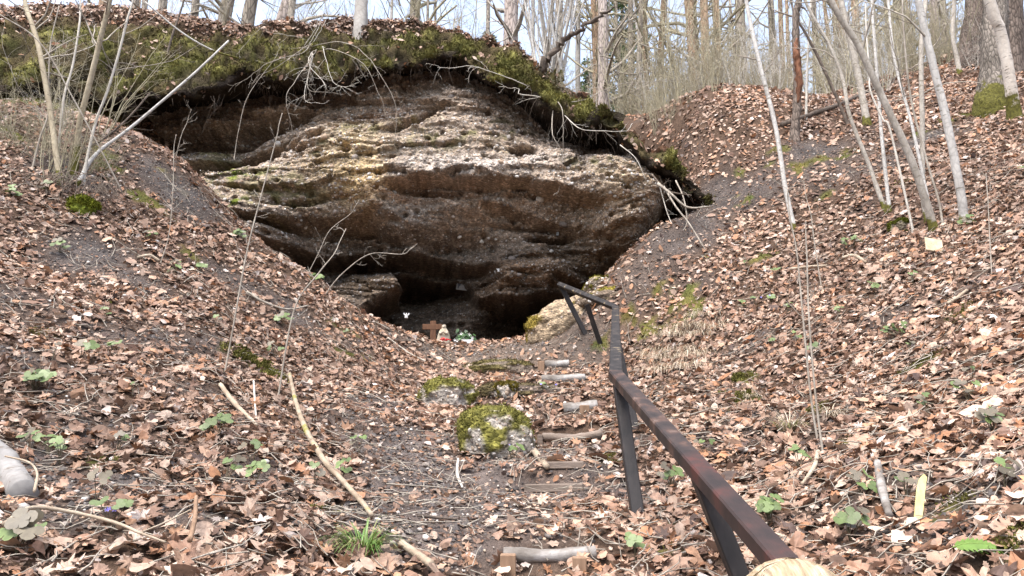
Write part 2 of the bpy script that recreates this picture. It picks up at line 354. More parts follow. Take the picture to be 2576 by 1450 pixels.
# edge of the mossy bank: lip, upper edge, and where its underside meets the rock
LIP = [(-420,300,9.6),(-200,260,9.8),(0,228,10.0),(133,205,10.3),(200,230,10.6),(253,258,10.9),(333,236,11.2),(383,240,11.3),(450,240,11.4),(533,230,11.5),(583,200,11.6),(617,190,11.7),(700,197,11.6),(767,200,11.6),(859,208,11.5),(892,170,11.6),(959,173,11.6),(1016,162,11.7),(1046,165,11.7),(1099,142,11.8),(1136,137,11.8),(1192,178,11.6),(1276,211,11.4),(1326,227,11.3),(1376,257,11.2),(1442,304,11.0),(1482,315,10.9),(1512,300,11.0),(1545,312,11.0),(1582,370,10.9),(1642,424,10.8),(1709,450,10.8),(1745,480,10.9),(1800,540,11.0)]
TOP = [(-420,20,12.6),(-200,10,12.8),(0,6,13.0),(150,12,13.1),(283,15,13.3),(450,37,13.4),(567,60,13.3),(700,67,13.2),(859,50,13.2),(929,50,13.2),(992,57,13.1),(1059,67,13.0),(1159,90,12.8),(1192,103,12.7),(1276,133,12.5),(1326,157,12.4),(1376,187,12.2),(1426,240,11.9),(1492,285,11.6),(1526,296,11.5),(1565,345,11.4),(1620,392,11.3),(1700,430,11.2),(1745,470,11.15),(1800,530,11.3)]
UND = [(a, b, c + .45 if a > 250 else c) for a, b, c in [(-420,330,10.4),(0,260,10.6),(200,275,11.4),(317,300,12.6),(500,283,12.9),(667,267,12.7),(859,248,12.5),(959,217,12.5),(1026,207,12.6),(1126,200,12.6),(1192,227,12.5),(1276,262,12.3),(1342,322,12.1),(1392,369,12.0),(1509,402,11.9),(1559,435,11.8),(1642,480,11.7),(1745,500,11.8),(1800,560,11.8)]]
def curve(L):
    P = np.array([at(*p) for p in L]); P = P[np.argsort(P[:, 0])]
    return (lambda x: np.interp(x, P[:, 0], P[:, 1])), (lambda x: np.interp(x, P[:, 0], P[:, 2]))
lipY, lipZ = curve(LIP); topY, topZ = curve(TOP); undY, undZ = curve(UND)
pts = [at(*p) for p in GP] + [np.array(p, float) for p in WP]
for xs in np.linspace(-7.4, 0.4, 7):
    pts.append(np.array([xs, topY(xs) + 4.2, topZ(xs) + 0.22]))
    pts.append(np.array([xs, topY(xs) + 7.5, topZ(xs) + 0.7]))
for q in ((0,228,10.0),(-200,262,9.9),(0,120,11.5),(-200,120,11.5),(0,6,13.0),(-200,6,12.9),(100,230,10.3),(2576,40,17.5)):
    p = at(*q); p[2] -= 0.16; pts.append(p)
pts = np.array(pts)
tps = RBF(pts[:, :2], pts[:, 2], 'tps', 0.02)
STEPS = [(0.16,3.5,0.32,0.07),(0.2,4.72,0.42,0.06),(0.25,5.15,0.3,0.03),(0.35,5.85,0.36,0.07),(0.6,7.05,0.35,0.06),(0.5,8.2,0.35,0.06),(0.35,8.95,0.4,0.06)]
def land(x, y):
    z = tps(x, y)
    for sx, sy, w, h in STEPS:
        dy = y - sy; z = z + h * np.tanh(dy / 0.05) * np.exp(-(dy / 0.4) ** 2) * np.exp(-((x - sx) / w) ** 4)
    amp = smooth(-0.5, 2.0, y)
    cv = smooth(-3.3, -2.6, x) * smooth(1.9, 1.3, x) * smooth(11.3, 12.2, y) * smooth(17.2, 16.6, y)
    z = z + (1.55 + 0.03 * (y - 12) - z) * cv
    z = z + amp * (0.07 * fbm(x * 0.9, y * 0.9, o=3, seed=3) + 0.045 * fbm(x * 3.1, y * 3.1, o=3, seed=9))
    return z
TG = Grid(land, -14, 14, -4, 31, 0.05)
def T(x, y):
    z = TG(x, y); return z - 0.04 * np.maximum(np.asarray(y, float) - 31, 0) ** 1.0 - 0.0 * np.asarray(x, float)
def Tn(x, y, e=0.08):
    n = np.stack([-(TG(x + e, y) - TG(x - e, y)) / (2 * e), -(TG(x, y + e) - TG(x, y - e)) / (2 * e), np.ones_like(np.asarray(x, float))], -1)
    return n / np.linalg.norm(n, axis=-1, keepdims=True)
def onground(px, py, lo=1.5, hi=30):
    """where the line of sight measured at px,py meets the ground"""
    ds = np.linspace(lo, hi, 1500); P = np.stack([at(px, py, d) for d in (lo, hi)]); t = ((ds - lo) / (hi - lo))[:, None]; Q = P[0] + (P[1] - P[0]) * t
    g = Q[:, 2] - T(Q[:, 0], Q[:, 1]); k = np.where(g < 0)[0]
    if len(k) == 0 or k[0] == 0: p = Q[-1 if len(k) == 0 else 0]
    else: i = k[0]; f = g[i - 1] / (g[i - 1] - g[i]); p = Q[i - 1] + (Q[i] - Q[i - 1]) * f
    return np.array([p[0], p[1], float(T(p[0], p[1]))])
# bare soil and moss on the ground: px, py, radius across (m), radius along (m), strength
SOIL = [(220,660,.5,.35,.9),(330,700,.5,.3,.7),(600,720,.4,.25,.8),(700,760,.5,.3,.6),(440,470,.5,.5,.7),(380,440,.4,.4,.55),(90,1180,.25,.2,.8),(480,980,.3,.2,.5),(1120,1230,.55,.4,1),(1010,1130,.4,.6,1),(960,1010,.3,.5,.7),(1200,1180,.3,.2,.8),(80,900,.3,.2,.6),(250,830,.35,.2,.6),(520,860,.3,.2,.6),(120,1300,.2,.12,.7),(520,1290,.25,.12,.6),(700,1180,.25,.15,.6),(330,1100,.25,.15,.5),(1000,1330,.5,.35,.85),(1060,1180,.5,.4,.9),(1150,1290,.5,.25,.8),(1240,1250,.45,.25,.8),(1200,1360,.35,.15,.6),(1500,1180,.2,.3,.7),(870,1060,.3,.4,.5),(300,1230,.3,.2,.6),(600,1200,.3,.2,.5),(200,1050,.3,.2,.4),(60,760,.4,.3,.5),(450,860,.4,.3,.5),(1900,860,.3,.25,.6),(2250,780,.35,.2,.4),(2300,1180,.25,.15,.5),(2050,1300,.2,.15,.5),(1330,1260,.5,.2,1),(1330,1170,.4,.25,.8),(1400,1130,.45,.2,.9),(1440,1065,.4,.25,.6),
 (1230,915,1.2,.35,.75),(1300,880,1.2,.5,.85),(1450,870,.5,.5,.7),(1800,500,.6,.7,.85),(1880,480,.6,.6,.8),(1760,560,.4,.5,.85),(1700,610,.5,.4,.8),(2000,430,1.2,.6,.6),(2150,430,.8,.4,.55),(2050,380,.8,.4,.6),(1560,1240,.2,.4,.8),(2330,350,.5,.3,.8),(2450,1280,.2,.15,.8),(1640,680,.5,.4,.5),(260,380,.4,.4,.5),(160,420,.6,.3,.8),(1000,840,.4,.3,.3),(2350,1360,.2,.12,.6),(900,1140,.3,.3,.5)]
MOSS = [(620,905,.25,.2,1),(660,940,.2,.15,.8),(820,790,.35,.15,1),(870,820,.3,.12,.9),(990,815,.22,.18,1),(1650,780,.35,.3,1),(1720,760,.4,.2,.9),(1840,960,.2,.15,.9),(1850,1010,.2,.12,.8),(2110,1030,.15,.12,1),(2050,1040,.2,.1,.7),(1555,1160,.07,.25,1),(1590,1370,.14,.1,1),(430,1420,.12,.1,1),(85,850,.2,.12,.7),(320,1170,.1,.06,1),(270,1165,.08,.06,1),(1515,875,.12,.1,1),(2530,1230,.18,.12,.9),(2430,1280,.12,.06,.8),(2540,1390,.15,.12,1),(340,430,.5,.25,.9),(370,510,.5,.15,.9),(300,390,.4,.2,.7),(2080,400,.8,.2,.55),(2230,470,.5,.2,.5),(1960,380,.4,.25,.6),(1870,430,.3,.3,.7),(2440,290,.6,.3,.6),(2330,330,.4,.2,.5),(2060,500,.5,.1,.5),(2180,620,.25,.15,.6),(1930,640,.25,.2,.6),(2300,930,.2,.12,.7),(2420,780,.2,.15,.6),(2180,1120,.15,.1,.7),(560,1040,.15,.12,.7),(250,760,.2,.12,.7),(470,640,.25,.15,.7),(900,900,.2,.15,.7),(760,1280,.12,.08,.8),(1780,1010,.15,.12,.8),(50,260,.8,.2,.9),(20,330,.4,.2,.6),(1890,500,.2,.15,.9)]
SOILW = [(*onground(a, b)[:2], c, d, e) for a, b, c, d, e in SOIL]; MOSSW = [(*onground(a, b)[:2], c, d, e) for a, b, c, d, e in MOSS]
def blobs(x, y, L, seed, warp=0.45):
    m = np.zeros(np.shape(x)); wx = x + warp * 0.5 * fbm(x * 3, y * 3, o=3, seed=seed); wy = y + warp * 0.5 * fbm(x * 3, y * 3, o=3, seed=seed + 5)
    for bx, by, rx, ry, s in L:
        q = ((wx - bx) / rx) ** 2 + ((wy - by) / ry) ** 2; m = np.maximum(m, s * np.exp(-q ** 1.5))
    return m
soilF = lambda x, y: np.clip(blobs(x, y, SOILW, 21) + 0.35 * smooth(0.25, 0.6, fbm(x * 1.3, y * 1.3, o=3, seed=31)), 0, 1)
mossF = lambda x, y: np.maximum(blobs(x, y, MOSSW, 41, 0.6) * smooth(-.35, .2, fbm(x * 5, y * 5, o=3, seed=43)), 0.9 * smooth(-5.6, -6.6, x) * smooth(9.6, 10.2, y - 0.15 * (x + 6)) * smooth(12.6, 11.9, y))
SG = Grid(soilF, -14, 14, -1, 20, 0.06); MG = Grid(mossF, -14, 14, -1, 20, 0.06)

# ------------------------------------------------------------------ ground: one sheet out to the horizon
def axis(a, b, st, far, g=1.22):
    c = list(np.arange(a, b + 1e-6, st)); s = st
    hi = c[-1]
    while hi < far: s *= g; hi += s; c.append(hi)
    lo, s = c[0], st; pre = []
    while lo > -far: s *= g; lo -= s; pre.append(lo)
    return np.array(pre[::-1] + c)
gx, gy = axis(-9.5, 10.5, 0.062, 160), axis(1.2, 17.5, 0.062, 220)
GX, GY = np.meshgrid(gx, gy, indexing='ij')
GZ = T(GX, GY)
ms = MG(GX, GY); inside = (GY > -1) & (GY < 20) & (abs(GX) < 14)
ms = np.where(inside, ms, 0); sl = np.where(inside, SG(GX, GY), 0.3)
fine = (GY > 1) & (GY < 18) & (abs(GX) < 11)
GZ = GZ + np.where(fine, 0.02 * fbm(GX * 9, GY * 9, o=3, seed=5, g=.7) + ms * (0.03 + 0.03 * fbm(GX * 9, GY * 9, o=2, seed=6)), 0)
soil_c = np.array([0.088, 0.076, 0.070]); mat_c = np.array([0.085, 0.055, 0.038]); sand_c = np.array([0.15, 0.115, 0.09])  # leaf mat coloured dark so gaps in the litter read as shaded leaves
nz = fbm(GX * 7, GY * 7, o=4, seed=51)[..., None]
gcol = mat_c + (soil_c - mat_c) * sl[..., None]; gcol = gcol * (1 + 0.5 * nz)
pathm = (np.exp(-((GX + 0.2) / 1.3) ** 2) * smooth(7.6, 9.5, GY) * smooth(12.6, 11.5, GY))[..., None]
pm2 = (np.exp(-((GX + .05 + .12 * (GY - 4)) / .75) ** 2) * smooth(2.2, 3, GY) * smooth(9.5, 8, GY) * np.clip(sl * 1.4, 0, 1))[..., None]; gcol = gcol + (np.array([.125, .10, .088]) * (1 + .45 * nz) - gcol) * pm2 * .8
gcol = gcol + (sand_c * (1 + 0.4 * nz) - gcol) * pathm * 0.8
mcol = np.array([0.105, 0.098, 0.028]) * (1 + 0.6 * fbm(GX * 11, GY * 11, o=3, seed=52)[..., None]); mcol[..., 0] += 0.03 * nz[..., 0]
gcol = gcol + (mcol - gcol) * smooth(0.25, 0.5, ms)[..., None]
ground = link('ground', new_mesh('ground', np.stack([GX, GY, GZ], -1), grid_faces(len(gx), len(gy)), M['ground'], True, np.clip(gcol, 0.005, 1).reshape(-1, 3)))
tag(ground, 'steep leaf covered floor and sides of the wooded gully', kind='structure')

# ------------------------------------------------------------------ the rock: a conglomerate face with a cave, depth over (x, z)
RP = [(317,300,12.5),(500,283,12.7),(667,267,12.5),(859,248,12.3),(959,217,12.35),(1026,207,12.35),(1126,200,12.35),(1192,227,12.25),(1276,262,12.05),(1342,322,11.85),(1392,369,11.75),(1509,402,11.6),(1559,435,11.5),(1642,480,11.3),(1090,170,12.6),(700,200,12.7),(300,240,12.7),(1400,310,12.1),(1550,370,11.8),
 (400,325,12.3),(540,330,12.15),(660,310,12.1),(450,400,12.6),(600,392,12.8),(720,345,12.2),(480,445,11.4),(560,500,10.95),(640,430,11.5),(750,415,11.45),(850,395,11.25),(900,330,11.7),(800,318,11.85),(950,290,12.0),
 (1100,300,11.75),(1200,300,11.75),(1250,380,11.4),(1100,400,11.25),(1000,400,11.25),(1350,420,11.2),(1450,430,11.1),(950,450,11.0),(1100,455,10.95),(1300,462,10.9),(1450,472,10.85),(1600,480,10.8),(1655,520,10.95),
 (1000,490,11.35),(1200,492,11.55),(1350,492,11.5),(1450,508,11.45),(1050,560,11.25),(1000,605,11.6),(1300,525,11.15),(1500,558,11.0),(1600,560,10.9),(1400,575,11.45),(1550,600,11.1),(1450,622,11.25),(1300,605,11.6),(1200,565,11.65),
 (700,540,10.85),(800,560,11.25),(650,580,10.6),(850,620,11.8),(720,620,11.3),(900,600,11.75),(1000,645,12.1),(1100,640,12.3),(1200,620,12.0),(900,650,12.1),(800,650,11.9),(750,650,11.3),
 (850,690,11.2),(950,680,11.2),(1020,670,11.35),(880,750,11.05),(820,720,10.9),(950,740,11.2),(1200,680,11.85),(1300,665,11.6),(1280,705,11.7),(1400,670,11.4),(1330,735,12.1),(1500,655,11.4),(1600,640,11.6),(1560,690,12.7),(1480,705,12.9),(1640,600,11.9),
 (1690,520,11.7),(1700,560,13.3),(1660,610,13.2),(1610,665,13.2),(1760,500,13.0),(1720,640,13.2),(1560,720,12.8),(1250,900,12.0),(1000,900,11.6),(1450,820,13),(700,700,10.9),(560,580,10.5),(400,420,10.9)]
CP = [(1080,690,16.0),(1000,740,14.6),(1100,735,15.8),(1165,700,15.6),(960,800,13.6),(1250,775,13.0),(1150,800,13.3),(1050,825,13.2),(1250,835,14.2),(1350,785,15.3),(1420,745,15.2),(1320,845,14.8),(1200,740,14.2),(1000,900,13.0),(1250,900,13.8),(1450,700,15.0),(1040,650,15.2),(1150,660,15.4),(900,860,13.0),(1230,800,13.1),(1100,850,13.4)]
def xz(L):
    P = np.array([at(*p) for p in L]); return np.c_[P[:, 0], P[:, 2]], P[:, 1]
RP = [(a, b, c + (.22 if 485 <= b < 660 and a < 1590 and c < 12.6 else (.15 if 840 < a < 1250 else .45) if b < 285 or (a < 720 and b < 345) or (a > 1330 and b < 440 and c > 11.4) else 0)) for a, b, c in RP if not (435 <= b <= 512 and a > 900 and a < 1650)]
RP += [(a, 452 + .02 * (a - 940), 10.98 - .00025 * (a - 940)) for a in range(940, 1660, 45)] + [(a, 400 - .03 * (a - 940), 11.28 - .0001 * (a - 940)) for a in range(940, 1560, 60)] + [(a, 508 + .02 * (a - 940), 11.25 - .0003 * (a - 940)) for a in range(940, 1640, 60)]
a_, b_ = xz(RP); rock_out = RBF(a_, b_, 'lin', 0.05)
a_, b_ = xz(CP); rock_in = RBF(a_, b_, 'lin', 0.05)
pol = lambda L, d: np.array([at(*p, d)[[0, 2]] for p in L])
CAVE = pol([(988,668),(1040,652),(1110,660),(1168,668),(1182,700),(1206,730),(1320,742),(1400,728),(1475,735),(1400,800),(1330,860),(1240,890),(1040,880),(930,800),(972,742),(1015,718)], 11.6)
HOLES = [(777,322,24,13,-.35,.5),(1040,275,62,15,-.55,.7),(1065,250,30,14,-.5,.5),(1352,232,16,12,0,.0),(1317,382,34,11,.05,.45),(1317,314,10,12,0,.3),(868,377,18,9,0,.35),(800,412,7,8,0,.3),(962,452,12,7,0,.3),(545,392,120,17,-.12,.7),(690,352,50,14,-.5,.5),(1000,300,26,10,-.4,.4),(740,360,20,9,-.4,.35),
 (1090,490,120,9,.06,.25),(1400,583,70,8,.05,.45),(1500,665,60,7,.05,.25),(760,520,80,9,-.12,.25),(620,480,70,8,.15,.25),(1235,683,34,9,-.05,.35),(1440,690,45,9,.1,.4),(1330,555,90,7,.08,.25),(1180,430,6,5,0,.2),(935,392,7,5,0,.2),(1225,365,14,6,0,.2),(1460,455,9,7,0,.2),(1000,428,7,6,0,.2),(880,560,70,8,.05,.3),(700,575,60,8,.1,.3)]
HW = []
for px, py, rx, ry, ro, dp in HOLES:
    p = at(px, py, 11.5); s = 11.5 / FPX; HW.append((p[0], p[2], rx * s, ry * s, -ro, dp))
LEDGES = [([(960,466),(1000,460),(1100,453),(1210,462),(1320,468),(1420,488),(1530,512)], .62, .38), ([(1200,490),(1260,503),(1330,522),(1410,550),(1480,566)], .45, .34), ([(1350,590),(1500,580),(1640,556)], .30, .12), ([(640,600),(700,606),(790,612),(900,602),(1010,600),(1100,608),(1200,632),(1260,640)], 1.15, .9),
 ([(560,536),(620,545),(700,552),(800,545),(900,528),(950,520)], .5, .3), ([(600,512),(660,511),(790,505)], .18, .12), ([(830,652),(900,640),(1032,640)], -.18, .5), ([(1250,622),(1400,612),(1560,606)], .25, .12), ([(1380,690),(1480,676),(1600,655)], .45, .3), ([(720,372),(860,352),(960,345)], .10, .1), ([(1080,392),(1250,385),(1400,372)], .10, .12), ([(800,690),(900,695),(1010,705)], .15, .10)]
LW_ = []
for L_, h_, k_ in LEDGES:
    q_ = np.array([at(*p, 11.3) for p in L_]); LW_.append((q_[:, 0], q_[:, 2], h_, k_))
CAVE = pol([(988,662),(1040,648),(1110,656),(1172,664),(1184,700),(1206,726),(1320,740),(1400,724),(1475,725),(1420,800),(1330,870),(1240,890),(1040,880),(900,800),(965,745),(1010,716)], 11.6)
HOL1 = pol([(300,285),(480,268),(660,252),(760,250),(700,298),(600,318),(420,335),(330,330)], 11.9); HOL2 = pol([(415,400),(560,372),(690,345),(735,340),(690,372),(640,402),(560,416),(440,420)], 11.9)
def rockD(x, z):
    wx = x + 0.05 * fbm(x * 2.5, z * 2.5, o=3, seed=61); wz = z + 0.05 * fbm(x * 1.2, z * 4, o=5, seed=66, g=.6)
    D = rock_out(wx, wz)
    for lx, lz, h_, k_ in LW_:
        q = np.interp(wx, lx, lz) + 0.05 * fbm(x * 1.1, z * 0 + h_ * 50, o=5, seed=64, g=.6) - wz; e = smooth(lx[0] - .1, lx[0] + .35, wx) * smooth(lx[-1] + .1, lx[-1] - .35, wx)
        D = D + h_ * e * smooth(-.02, .06, q) * np.exp(-np.maximum(q, 0) / k_)
    D = D + .75 * smooth(.10, -.12, sdf_poly(wx, wz, HOL1)) + .9 * smooth(.05, -.08, sdf_poly(wx, wz, HOL2))
    m = smooth(0.05, -0.05, sdf_poly(wx + 0.05 * fbm(x * 6, z * 6, o=2, seed=68), wz + 0.05 * fbm(x * 6, z * 7, o=2, seed=69), CAVE)); D = D + (rock_in(wx, wz) - D) * m
    for hx, hz, rx, rz, ro, dp in HW:
        c, s = math.cos(ro), math.sin(ro); u = (wx - hx) * c + (wz - hz) * s; v = -(wx - hx) * s + (wz - hz) * c
        D = D + dp * np.exp(-((u / rx) ** 2 + (v / rz) ** 2) ** 1.6)
    dip = z + 0.03 * x + 0.05 * fbm(x * 0.7, z * 0.9, o=2, seed=70)
    st = fbm(x * 0.16, dip * 4.6, o=4, seed=71); led = np.abs(fbm(x * 0.13 + 9, dip * 3.0, o=3, seed=74))
    lm = smooth(-.05, .3, fbm(x * 0.9, z * 0.9, o=2, seed=77)); low = smooth(4.6, 3.8, z)
    D = D + (0.03 + .05 * low) * st + (0.12 + .06 * low) * np.exp(-(led / 0.035) ** 2) * lm
    jx = .25 * fbm(x * 2.5, z * 5, o=3, seed=141); c1, e1 = cells(x * 1.0 + jx, dip * 3.4 + jx, 143); c2, e2 = cells(x * 4.5 + jx * 2, dip * 13 + jx * 2, 147); c3, e3 = cells(x * 7, z * 9, 151)
    D = D + 0.12 * c1 + 0.035 * c2 + 0.16 * (c3 > .86) * smooth(.5, .15, e3)
    D = D + 0.07 * fbm(x * 1.6, z * 4.2, o=4, seed=81, g=.55) + 0.06 * fbm(x * 7, z * 10, o=4, seed=85, g=.6)
    return D
RG = Grid(rockD, -6.6, 3.7, 0.4, 8.6, 0.03)
rx = np.arange(-6.5, 3.6, 0.024); nzr = 280
RX = np.repeat(rx[:, None], nzr, 1); zt = undZ(rx) + 0.35; zb = np.full_like(rx, 0.6); zb = np.maximum(zb, T(rx, np.full_like(rx, 11.6)) - 1.5)
RZ = zb[:, None] + (zt - zb)[:, None] * np.linspace(0, 1, nzr)[None, :] ** 0.9
RD = rockD(RX, RZ) + 0.028 * fbm(RX * 22, RZ * 28, o=2, seed=88)
flare = smooth(11.7, 12.6, RD) * smooth(3.3, 2.9, RZ) * smooth(-3.0, -2.4, RX) * smooth(2.0, 1.4, RX)   # the cave widens behind its mouth
RV = np.stack([RX * (1 + .10 * flare * np.maximum(RD - 11.5, 0)), RD, RZ], -1)
# colours of the stone: grey tan gravel, ochre stain, rusty bed, brown lower beds deepened with overhang shade, moss film
ix = lambda px, py, d=11.4: at(px, py, d)[[0, 2]]
def zone(px, py, rx_, rz_, ro=0):
    c = ix(px, py); cs, sn = math.cos(ro), math.sin(ro); dx, dz = RX - c[0] + .2 * fbm(RX * 2, RZ * 2, o=3, seed=91), RZ - c[1] + .2 * fbm(RX * 2, RZ * 2, o=3, seed=92)
    return np.exp(-(((dx * cs + dz * sn) / rx_) ** 2 + ((-dx * sn + dz * cs) / rz_) ** 2) ** 1.3)[..., None]
n1 = fbm(RX * 1.3, RZ * 4, o=4, seed=93)[..., None]; n2 = fbm(RX * 8, RZ * 9, o=4, seed=94)[..., None]; n3 = fbm(RX * 30, RZ * 30, o=2, seed=95)[..., None]
base = np.array([0.34, 0.27, 0.21]); rc = base * (1 + 0.3 * n1) + 0 * n2
def blend(c, col, m): return c + (np.array(col) - c) * np.clip(m, 0, 1)
rc = blend(rc, (0.088, 0.067, 0.051), smooth(3.85, 2.95, RZ + 0.3 * n1[..., 0])[..., None] * 0.85)  # brown beds, darkened further in colour to add shade below the overhang
rc = blend(rc, (0.48, 0.38, 0.24), zone(880, 360, .55, .75) * 0.9); rc = blend(rc, (0.42, 0.29, 0.13), zone(920, 450, .35, .5) * 0.8); rc = blend(rc, (0.30, 0.22, 0.12), zone(820, 440, .6, .4) * .6)
rc = blend(rc, (0.40, 0.365, 0.33), zone(1200, 420, 1.3, .28) * 0.7); rc = blend(rc, (0.27, 0.16, 0.095), zone(1050, 480, .9, .12, .05) * 0.7); rc = blend(rc, (0.28, 0.18, 0.12), zone(930, 245, .8, .2) * .7)
rc = blend(rc, (0.38, 0.30, 0.19), zone(1560, 470, .5, .35) * .7); rc = blend(rc, (0.27, 0.235, 0.20), zone(1060, 545, .65, .35) * .85); rc = blend(rc, (0.29, 0.215, 0.145), zone(1540, 550, .8, .4) * .75); rc = blend(rc, (0.24, 0.17, 0.11), zone(1480, 640, .8, .2) * .6); rc = blend(rc, (0.20, 0.13, 0.08), zone(1300, 680, .7, .25) * .6); rc = blend(rc, (0.2, 0.14, 0.085), zone(900, 690, .6, .3) * .6)
rm = np.zeros_like(RX)[..., None]
for a in ((500,345,.5,.3),(560,445,.9,.2),(640,420,.5,.14),(790,380,.12,.35),(700,500,1.0,.4),(1270,310,.4,.4),(1100,340,.7,.25),(1030,290,.4,.25),(1190,330,.5,.14),(1470,420,.4,.25),(900,300,.5,.2),(620,540,.3,.12),(480,300,.6,.15),(1060,350,.5,.12)): rm = np.maximum(rm, zone(*a))
rm = rm * smooth(-0.25, 0.35, n2 + 0.5 * n1); rc = blend(rc, (0.085, 0.082, 0.028), rm * 0.85)
rm2 = np.maximum(np.maximum(zone(560, 432, .7, .07), zone(615, 542, .25, .07)), zone(470, 425, .4, .06)) * smooth(-.2, .3, n2); rc = blend(rc, (0.12, 0.15, 0.02), rm2)
rc = rc * (1 + 0.45 * n2 + 0.4 * n3); rc = np.clip(rc, 0.008, 0.8)
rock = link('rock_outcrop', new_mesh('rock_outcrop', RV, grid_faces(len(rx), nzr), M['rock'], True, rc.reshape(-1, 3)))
tag(rock, 'large overhanging pebbly rock outcrop with a dark cave at its foot', 'rock')
# pebbles set in the conglomerate
IV, IF = ico(1); RN = vnormals(RV.reshape(-1, 3), grid_faces(len(rx), nzr)); RN[RN[:, 1] > 0] *= -1
PEB_C = np.array([[.34, .29, .25], [.42, .38, .34], [.26, .20, .15], [.5, .47, .43], [.30, .22, .16], [.2, .17, .15], [.36, .26, .18]])
def pebbles(P, N, s, seed, sq=0.7, dim=None):
    r = np.random.default_rng(seed); n = len(P); Vp = []
    rot = r.normal(size=(n, 3)); a = np.cross(N, rot); a /= np.linalg.norm(a, axis=1, keepdims=True) + 1e-9; b = np.cross(N, a)
    Q = IV[None] * (1 + 0.12 * r.normal(size=(n, len(IV), 1)))
    V = P[:, None] + s[:, None, None] * (Q[..., :1] * a[:, None] * 1.15 + Q[..., 1:2] * b[:, None] * 0.9 + Q[..., 2:] * N[:, None] * sq)
    F = (IF[None] + (np.arange(n) * len(IV))[:, None, None]).reshape(-1, 3)
    c = PEB_C[r.integers(0, len(PEB_C), n)] * r.uniform(0.6, 1.15, (n, 1))
    if dim is not None: c = c * dim[:, None]
    return V.reshape(-1, 3), F, np.repeat(c, len(IV), 0)
k = rng.integers(0, RV.reshape(-1, 3).shape[0], 9000); s = np.clip(rng.lognormal(math.log(0.017), 0.42, len(k)), 0.007, 0.06)
P = RV.reshape(-1, 3)[k]; mossy = rm.ravel()[k]; keep = mossy < 0.55
P, N, s = P[keep], RN[k][keep], s[keep]
o = np.argsort(-s); big, rest = o[:60], o[60:]
V, F, cc = pebbles(P[rest], N[rest], s[rest], 5, dim=np.clip(rc.reshape(-1, 3)[k][keep][rest].mean(1) / 0.17, .35, 1.15)); part('pebbles', V, F, M['pebble'], rock, True, cc, kind='stuff')
OV = np.array([[1, 0, 0], [-1, 0, 0], [0, 1, 0], [0, -1, 0], [0, 0, 1], [0, 0, -1]], float); OF = np.array([[0, 2, 4], [2, 1, 4], [1, 3, 4], [3, 0, 4], [2, 0, 5], [1, 2, 5], [3, 1, 5], [0, 3, 5]])
IV0, IF0 = IV, IF; IV, IF = OV, OF
k2 = rng.integers(0, len(RN), 38000); k2 = k2[rm.ravel()[k2] < .5]; s2 = np.clip(rng.lognormal(math.log(0.0095), 0.35, len(k2)), .004, .022)
V, F, cc = pebbles(RV.reshape(-1, 3)[k2], RN[k2], s2, 6, dim=np.clip(rc.reshape(-1, 3)[k2].mean(1) / 0.15, .4, 1.35)); part('gravel', V, F, M['pebble'], rock, True, cc, kind='stuff'); IV, IF = IV0, IF0
for i in big:
    V, F, cc = pebbles(P[i:i + 1], N[i:i + 1], s[i:i + 1] * 1.1, int(i)); part('pebble', V, F, M['pebble'], rock, True, cc * .9)

# ------------------------------------------------------------------ mossy bank above the rock, with its overhanging lip
bx = np.arange(-10.6, 3.05, 0.03); sec = []
for x in bx:
    rg = float(.10 * fbm(x * 1.7, np.float64(3.3), o=2, seed=161) + .09 * fbm(x * 6.0, np.float64(1.3), o=3, seed=163)) * float(smooth(-6.5, -5.5, x)); L = np.array([lipY(x), lipZ(x) + rg]); S = np.array([topY(x), topZ(x)]); U = np.array([undY(x), undZ(x)])
    over = smooth(-6.9, -6.0, x)
    mid = L + (S - L) * 0.5 + np.array([-0.10, 0.14])
    P2 = np.array([U + [0.5, 0.12], U + [0.1, 0.06 + .05 * over], (U * .45 + L * .55) + [0.02, 0.05 * over], L + [0.10, -0.03], L + [-0.02, 0.05], L + (S - L) * .22 + [-.09, .10], mid, L + (S - L) * .8 + [-.03, .06], S, S + [.45, .07], S + [1.4, .12], S + [3.4, .12], S + [5.6, -.8]])
    sec.append(P2)
sec = np.array(sec); nb = 110; tt = np.linspace(0, sec.shape[1] - 1, nb); i0 = np.minimum(tt.astype(int), sec.shape[1] - 2); ft = tt - i0
SE = sec[:, i0] * (1 - ft)[None, :, None] + sec[:, i0 + 1] * ft[None, :, None]
for _ in range(3): SE[:, 1:-1] = 0.25 * SE[:, :-2] + 0.5 * SE[:, 1:-1] + 0.25 * SE[:, 2:]
BX = np.repeat(bx[:, None], nb, 1); BV = np.stack([BX, SE[..., 0], SE[..., 1]], -1); BF = grid_faces(len(bx), nb)
BN = vnormals(BV.reshape(-1, 3), BF).reshape(BV.shape)
if BN[len(bx) // 2, 60, 2] < 0: BN = -BN; BF = BF[:, ::-1]
tp = np.repeat(tt[None, :], len(bx), 0)
lum = fbm(BX * 1.6, BV[..., 1] * 1.6, BV[..., 2] * 1.6, o=3, seed=101); lum2 = fbm(BX * 5, BV[..., 1] * 5, BV[..., 2] * 5, o=3, seed=103)
face = smooth(3.0, 4.2, tp) * smooth(8.4, 6.8, tp)
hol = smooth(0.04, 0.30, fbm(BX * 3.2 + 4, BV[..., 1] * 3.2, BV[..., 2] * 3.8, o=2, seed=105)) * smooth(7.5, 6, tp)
disp = (0.17 * lum + 0.15 * lum2 - 0.16 * hol) * (0.35 + 0.65 * face) + 0.03 * fbm(BX * 16, BV[..., 1] * 16, BV[..., 2] * 16, o=2, seed=107)
cj = .35 * fbm(BX * 3, BV[..., 2] * 3, o=2, seed=171); cv1, ce1 = cells(BX * 4.2 + cj, (BV[..., 2] - .6 * BV[..., 1]) * 5 + cj, 173)
disp = disp + face * (.10 * (.45 - ce1) + .05 * cv1)
BV = BV + BN * disp[..., None]
